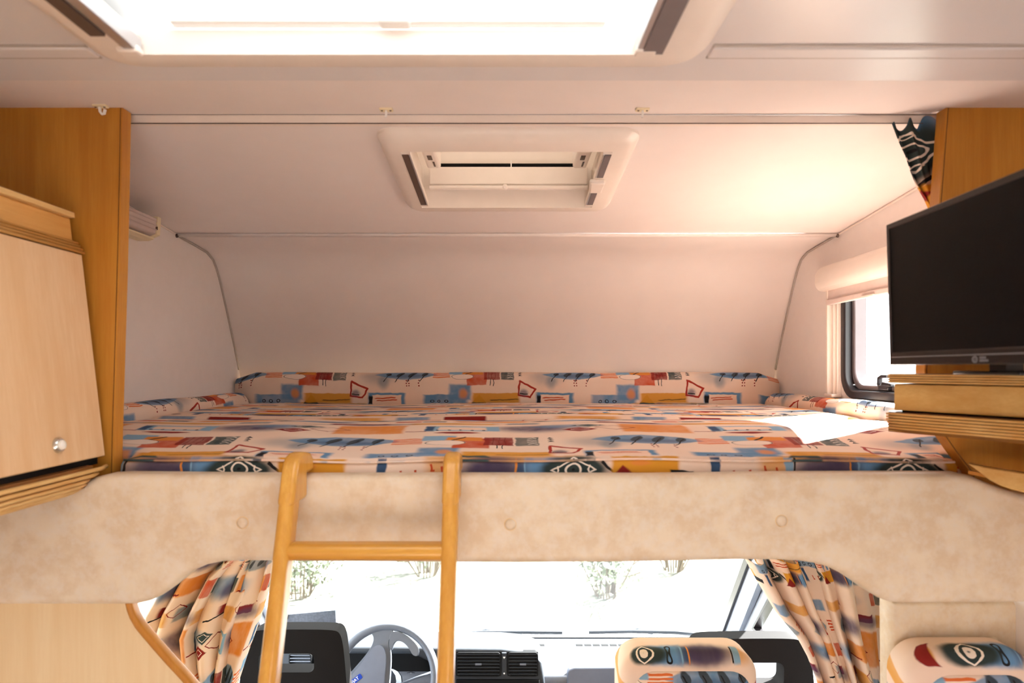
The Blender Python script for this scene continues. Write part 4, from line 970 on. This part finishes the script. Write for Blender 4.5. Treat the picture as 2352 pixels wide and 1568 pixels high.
obj('slider_mark', MB().prism([P(1155, 1508, 2.609), P(1161, 1508, 2.609), P(1158, 1513, 2.609)], (0, .002, 0)), 'mark_white', sldr); obj('slider_mark', MB().lathe([(.003, 0), (.003, .001)], P(1158, 1546, 2.609), (0, -1, 0), 10), 'mark_white', sldr)
obj('centre_shelf', MB().plate([yp(1048, 1559), yp(1240, 1559), yp(1243, 1640), yp(1048, 1640)], [], lambda a, b, t: Vector((a, t, b)), 2.612, 2.64), 'dash_black', dsh, bevel=.004)
# outlet at the door side
A0, A1 = P(664, 1500, 2.60), P(716, 1545, 2.60)
vn = obj('air_vent', MB().plate(rrect(A0.x, A1.z, A1.x, A0.z, .008, 4), [rrect(A0.x + .004, A1.z + .004, A1.x - .004, A0.z - .004, .006, 4)], lambda x, z, t: Vector((x, t, z)), 2.595, 2.63), 'dash_black', dsh)
for k in range(6):
    z = A1.z + .010 + (A0.z - A1.z - .016)*k/5; obj('slat', MB().box((A0.x + .004, 2.596, z - .0015), (A1.x - .004, 2.603, z + .0015)), 'dash_grey', vn)
# glovebox lid
gb = [yp(1303, 1545, 2.665), yp(1306, 1536, 2.665), yp(1318, 1531, 2.665), yp(1600, 1528, 2.665), yp(1600, 1680, 2.665), yp(1300, 1680, 2.665)]
obj('glovebox_gap', MB().plate(inset(gb[::-1], -.005), [], lambda a, b, t: Vector((a, t, b)), 2.664, 2.69), 'dash_black', dsh)
obj('glovebox_lid', MB().plate(gb, [], lambda a, b, t: Vector((a, t, b)), 2.655, 2.69), 'wheel_pad', dsh, bevel=.005)
# steering wheel
WY = 2.42; wc = P(886, 1558, WY); R_ = .175
ws = thing('steering_wheel', 'grey steering wheel between driver headrest and dashboard', 'steering wheel', wc)
tiltm = Matrix.Rotation(math.radians(-22), 4, 'X')
def wv(a, b, c=0): return wc + tiltm @ Vector((a, -c, b))       # a right, b up in the wheel plane, c towards the seat
def pxw(px, py): return ((px - 886)/F*WY, -(py - 1558)/F*WY*1.02)
n = 56; pth = [wv(R_*math.cos(2*math.pi*i/n), R_*math.sin(2*math.pi*i/n)) for i in range(n)]
mb = MB(); m_ = 12; V = []; FA = []
for i in range(n):
    ca, sa = math.cos(2*math.pi*i/n), math.sin(2*math.pi*i/n)
    for j in range(m_):
        b = 2*math.pi*j/m_; rr_ = R_ + .0155*math.cos(b); V.append(wv(rr_*ca, rr_*sa, .0165*math.sin(b)))
for i in range(n):
    for j in range(m_): FA.append((i*m_+j, ((i+1) % n)*m_+j, ((i+1) % n)*m_+(j+1) % m_, i*m_+(j+1) % m_))
mb.add(V, FA); obj('rim', mb, 'wheel_grey', ws, smooth=True)
spoke = [pxw(*q) for q in ((778, 1580), (792, 1560), (815, 1534), (838, 1508), (851, 1487), (853, 1472), (846, 1462), (850, 1452), (888, 1451), (900, 1460), (889, 1474), (888, 1490), (895, 1505), (896, 1545), (895, 1600), (905, 1640), (850, 1660), (780, 1640))]
obj('spoke', MB().plate(chaikin(spoke), [], lambda a, b, t: wv(a, b, t), -.02, .006), 'wheel_grey', ws, bevel=.006, seg=3)
grip = [pxw(*q) for q in ((890, 1462), (905, 1458), (925, 1464), (950, 1483), (960, 1498), (958, 1512), (946, 1510), (938, 1496), (924, 1482), (908, 1478), (900, 1484), (896, 1502), (890, 1490))]
obj('thumb_grip', MB().plate(chaikin(grip), [], lambda a, b, t: wv(a, b, t), -.014, .010), 'wheel_grey', ws, bevel=.005, seg=3)
pad = [pxw(*q) for q in ((782, 1585), (800, 1562), (825, 1534), (845, 1506), (855, 1492), (866, 1487), (876, 1490), (884, 1502), (886, 1525), (884, 1560), (886, 1610), (850, 1640), (785, 1630))]
pd = obj('airbag_pad', MB().plate(chaikin(pad), [], lambda a, b, t: wv(a, b, t), .0, .022), 'wheel_pad', ws, bevel=.008, seg=3)
bc = pxw(819, 1561); ang = math.radians(38)
def bdg(u, v, t): return wv(bc[0] + u*math.cos(ang) - v*math.sin(ang), bc[1] + u*math.sin(ang) + v*math.cos(ang), t)
bd = obj('badge', MB().plate(rrect(-.026, -.0085, .026, .0085, .003, 3), [], lambda a, b, t: bdg(a, b, t), .021, .0235), 'badge_blue', ws)
v, f = text_mesh('FIAT', .015, .0003); mb = MB(); mb.add([bdg(p.x, p.y, .0238 + p.z) for p in v], f); obj('badge_letters', mb, 'mark_white', bd)
obj('column', MB().tube([wv(-.01, -.01, -.02), wv(-.01, -.02, -.19)], .045, 14), 'dash_dark', ws, smooth='auto')
obj('stalk', MB().tube([wv(.02, -.03, -.06), wv(.10, .0, -.055), wv(.155, .018, -.05)], .0045, 8), 'wheel_grey', ws, smooth=True)
# leaning board on the dashboard
bo = thing('grey_board', 'speckled dark grey board leaning behind the driver headrest', 'board', P(720, 1489, 2.84))
c4 = [P(640, 1413, 2.83), P(770, 1401, 2.85), P(773, 1458, 2.85), P(775, 1489, 2.85), P(640, 1489, 2.83)]
obj('board', MB().prism(c4, (0, .012, 0)), 'board_grey', bo); obj('frame_edge', MB().prism([P(770, 1400, 2.848), P(774, 1400, 2.848), P(779, 1489, 2.848), P(775, 1489, 2.848)], (0, .016, 0)), 'pillar_white', bo)
obj('amber_dot', MB().lathe([(.001, 0), (.006, .002), (.007, .006), (.005, .010), (.001, .012)], P(772, 1453, 2.84), (0, -1, 0), 14), 'amber', bo, smooth=True)
# windscreen and pillars
def wsY(z): return 2.97 - (z - (DZ)) * .889
zt2 = zr(-.27)
w2 = struct('window_2', MB().hexa([(-.93, wsY(DZ) + .02, DZ - .01), (.93, wsY(DZ) + .02, DZ - .01), (.89, wsY(zt2), zt2), (-.89, wsY(zt2), zt2)], [(-.93, wsY(DZ) + .025, DZ - .01), (.93, wsY(DZ) + .025, DZ - .01), (.89, wsY(zt2) + .005, zt2), (-.89, wsY(zt2) + .005, zt2)]), 'pane', 'large sunlit windscreen pane')
for s in (-1, 1):
    def q(x, dy, z): return Vector((s*x, wsY(z) + dy, z))
    z0, z1 = DZ - .05, zt2
    pl = struct('trim_%d' % (11 if s < 0 else 12), MB().hexa([q(.925, .02, z0), q(.985, .02, z0), q(.985, -.10, z0), q(.945, -.10, z0)], [q(.888, .02, z1), q(.96, .02, z1), q(.96, -.10, z1), q(.905, -.10, z1)]), 'pillar_white', 'windscreen pillar trim, ' + ('driver' if s < 0 else 'passenger') + ' side', bevel=.008)
    obj('pillar_seal', MB().hexa([q(.915, .02, z0), q(.926, .02, z0), q(.926, -.02, z0), q(.918, -.02, z0)], [q(.880, .02, z1), q(.889, .02, z1), q(.889, -.02, z1), q(.882, -.02, z1)]), 'rubber', pl)
    obj('pillar_band', MB().hexa([q(.9375, -.062, z0), q(.95, -.062, z0), q(.962, -.112, z0), q(.943, -.112, z0)], [q(.898, -.062, z1), q(.92, -.062, z1), q(.93, -.112, z1), q(.903, -.112, z1)]), 'pillar_grey', pl)
    # cab door with a window frame and pane
    dy = [(1.195 if s < 0 else 1.325, -.35), (1.195 if s < 0 else 1.325, zt2), (wsY(zt2) - .1, zt2), (wsY(DZ) - .1, DZ), (2.87, -.35)]
    ys0 = 1.34 if s < 0 else 1.83  # passenger opening shortened so the door keeps direct sun off the curtain
    hol = [(ys0, zr(-1.02)), (ys0, zt2 - .03), (wsY(zt2) - .17, zt2 - .03), (wsY(zr(-1.02)) - .16, zr(-1.02))]
    dd = struct('door_%d' % (1 if s < 0 else 2), MB().plate(dy, [hol], lambda a, b, t: Vector((s*t, a, b)), .955, 1.0), 'pillar_white', 'cab door, ' + ('driver' if s < 0 else 'passenger') + ' side', bevel=.006)
    obj('window_pane', MB().plate(hol, [], lambda a, b, t: Vector((s*t, a, b)), .975, .979), 'pane', dd)
    obj('window_seal', MB().plate(hol, [inset(hol, -.012) if False else [(ys0 + .012, zr(-1.008)), (ys0 + .012, zt2 - .042), (wsY(zt2) - .185, zt2 - .042), (wsY(zr(-1.02)) - .182, zr(-1.008))]], lambda a, b, t: Vector((s*t, a, b)), .957, .99), 'rubber', dd)
# wipers and bonnet outside
for i, (pts, lb) in enumerate(((((1030, 1456), (1100, 1452), (1200, 1452), (1292, 1453)), 'grey windscreen wiper between ladder and screen centre'), (((1352, 1452), (1450, 1450), (1550, 1452), (1610, 1458), (1660, 1466)), 'grey windscreen wiper on the passenger side of the screen'))):
    wp = thing('wiper', lb, 'wiper', P(pts[1][0], pts[1][1], 3.03), 'windscreen wipers')
    obj('blade', MB().tube([P(a, b, 3.035) for a, b in pts], .008, 6), 'dash_dark', wp); 
    a = P(pts[1][0], pts[1][1], 3.05); obj('arm', MB().tube([a + Vector((.1, .03, -.02)), a + Vector((.03, .012, .006)), a], .008, 6), 'dash_dark', wp)
bn = thing('bonnet', 'white vehicle bonnet just outside the windscreen', 'bonnet', (0, 3.5, zr(-1.7)))
mb = MB().grid(20, 10, lambda a, b: Vector((-.95 + 1.9*a, 3.10 + .75*b, zr(-1.235) - .30*b**1.6 - .05*(2*a - 1)**4 + .012*math.sin(math.pi*a*3)**2*b)))
obj('panel', mb, 'bonnet_white', bn, smooth=True, fixn=False, solid=.01)
obj('cowl', MB().box((-.95, 3.03, zr(-1.30)), (.95, 3.10, zr(-1.235))), 'bonnet_white', bn, bevel=.01)
obj('grille', MB().box((-.9, 3.72, zr(-1.75)), (.9, 3.80, zr(-1.52))), 'dash_dark', bn, bevel=.02)

# ------------------------------------------------------------------ outside: pale ground and shrubs
GZ = -.75
mb = MB().grid(40, 40, lambda a, b: Vector((-40 + 80*a, -40 + 80*b, GZ))); struct('ground', mb, 'ground', 'pale dry ground outside')
def shrub(label, x, y, h, w, seed):
    rnd = random.Random(seed); t_ = thing('shrub', label, 'shrub', (x, y, GZ), 'pale shrubs outside the windscreen')
    mb = MB(); st_ = MB()
    for b in range(26):
        a = rnd.uniform(0, 6.283); sp = rnd.uniform(.1, 1)*w; tip = Vector((x + sp*math.cos(a), y + sp*math.sin(a), GZ + h*rnd.uniform(.45, 1)))
        root = Vector((x + .1*math.cos(a), y + .1*math.sin(a), GZ)); mid = (root + tip)/2 + Vector((0, 0, .12*h))
        st_.tube([root, mid, tip], .008, 4, up=(.3, .9, .1))
        for k in range(34):
            s = rnd.uniform(.3, 1); p = root*(1-s)**2 + mid*2*s*(1-s) + tip*s*s + Vector((rnd.gauss(0, .06), rnd.gauss(0, .06), rnd.gauss(0, .06)))
            d = Vector((rnd.gauss(0, 1), rnd.gauss(0, 1), rnd.gauss(0, 1))).normalized(); e = d.orthogonal().normalized(); L = rnd.uniform(.04, .09)
            mb.add([p, p + d*L*.5 + e*L*.22, p + d*L, p + d*L*.5 - e*L*.22], [(0, 1, 2, 3)])
    obj('foliage', mb, 'leaf_green', t_, fixn=False); obj('stems', st_, 'twig', t_)
for i, (x, y, h, w, lb) in enumerate(((-2.1, 6.9, .75, .6, 'shrub outside just above the grey board, between the ladder rails'), (-.9, 7.6, .9, .7, 'shrub outside beside the far ladder rail under the rung'),
        (1.0, 6.9, .7, .55, 'largest shrub outside in the open middle of the windscreen'), (1.9, 7.8, 1.0, .7, 'shrub outside nearest the passenger side windscreen pillar'))):
    shrub(lb, x, y, h, w, 40 + i)
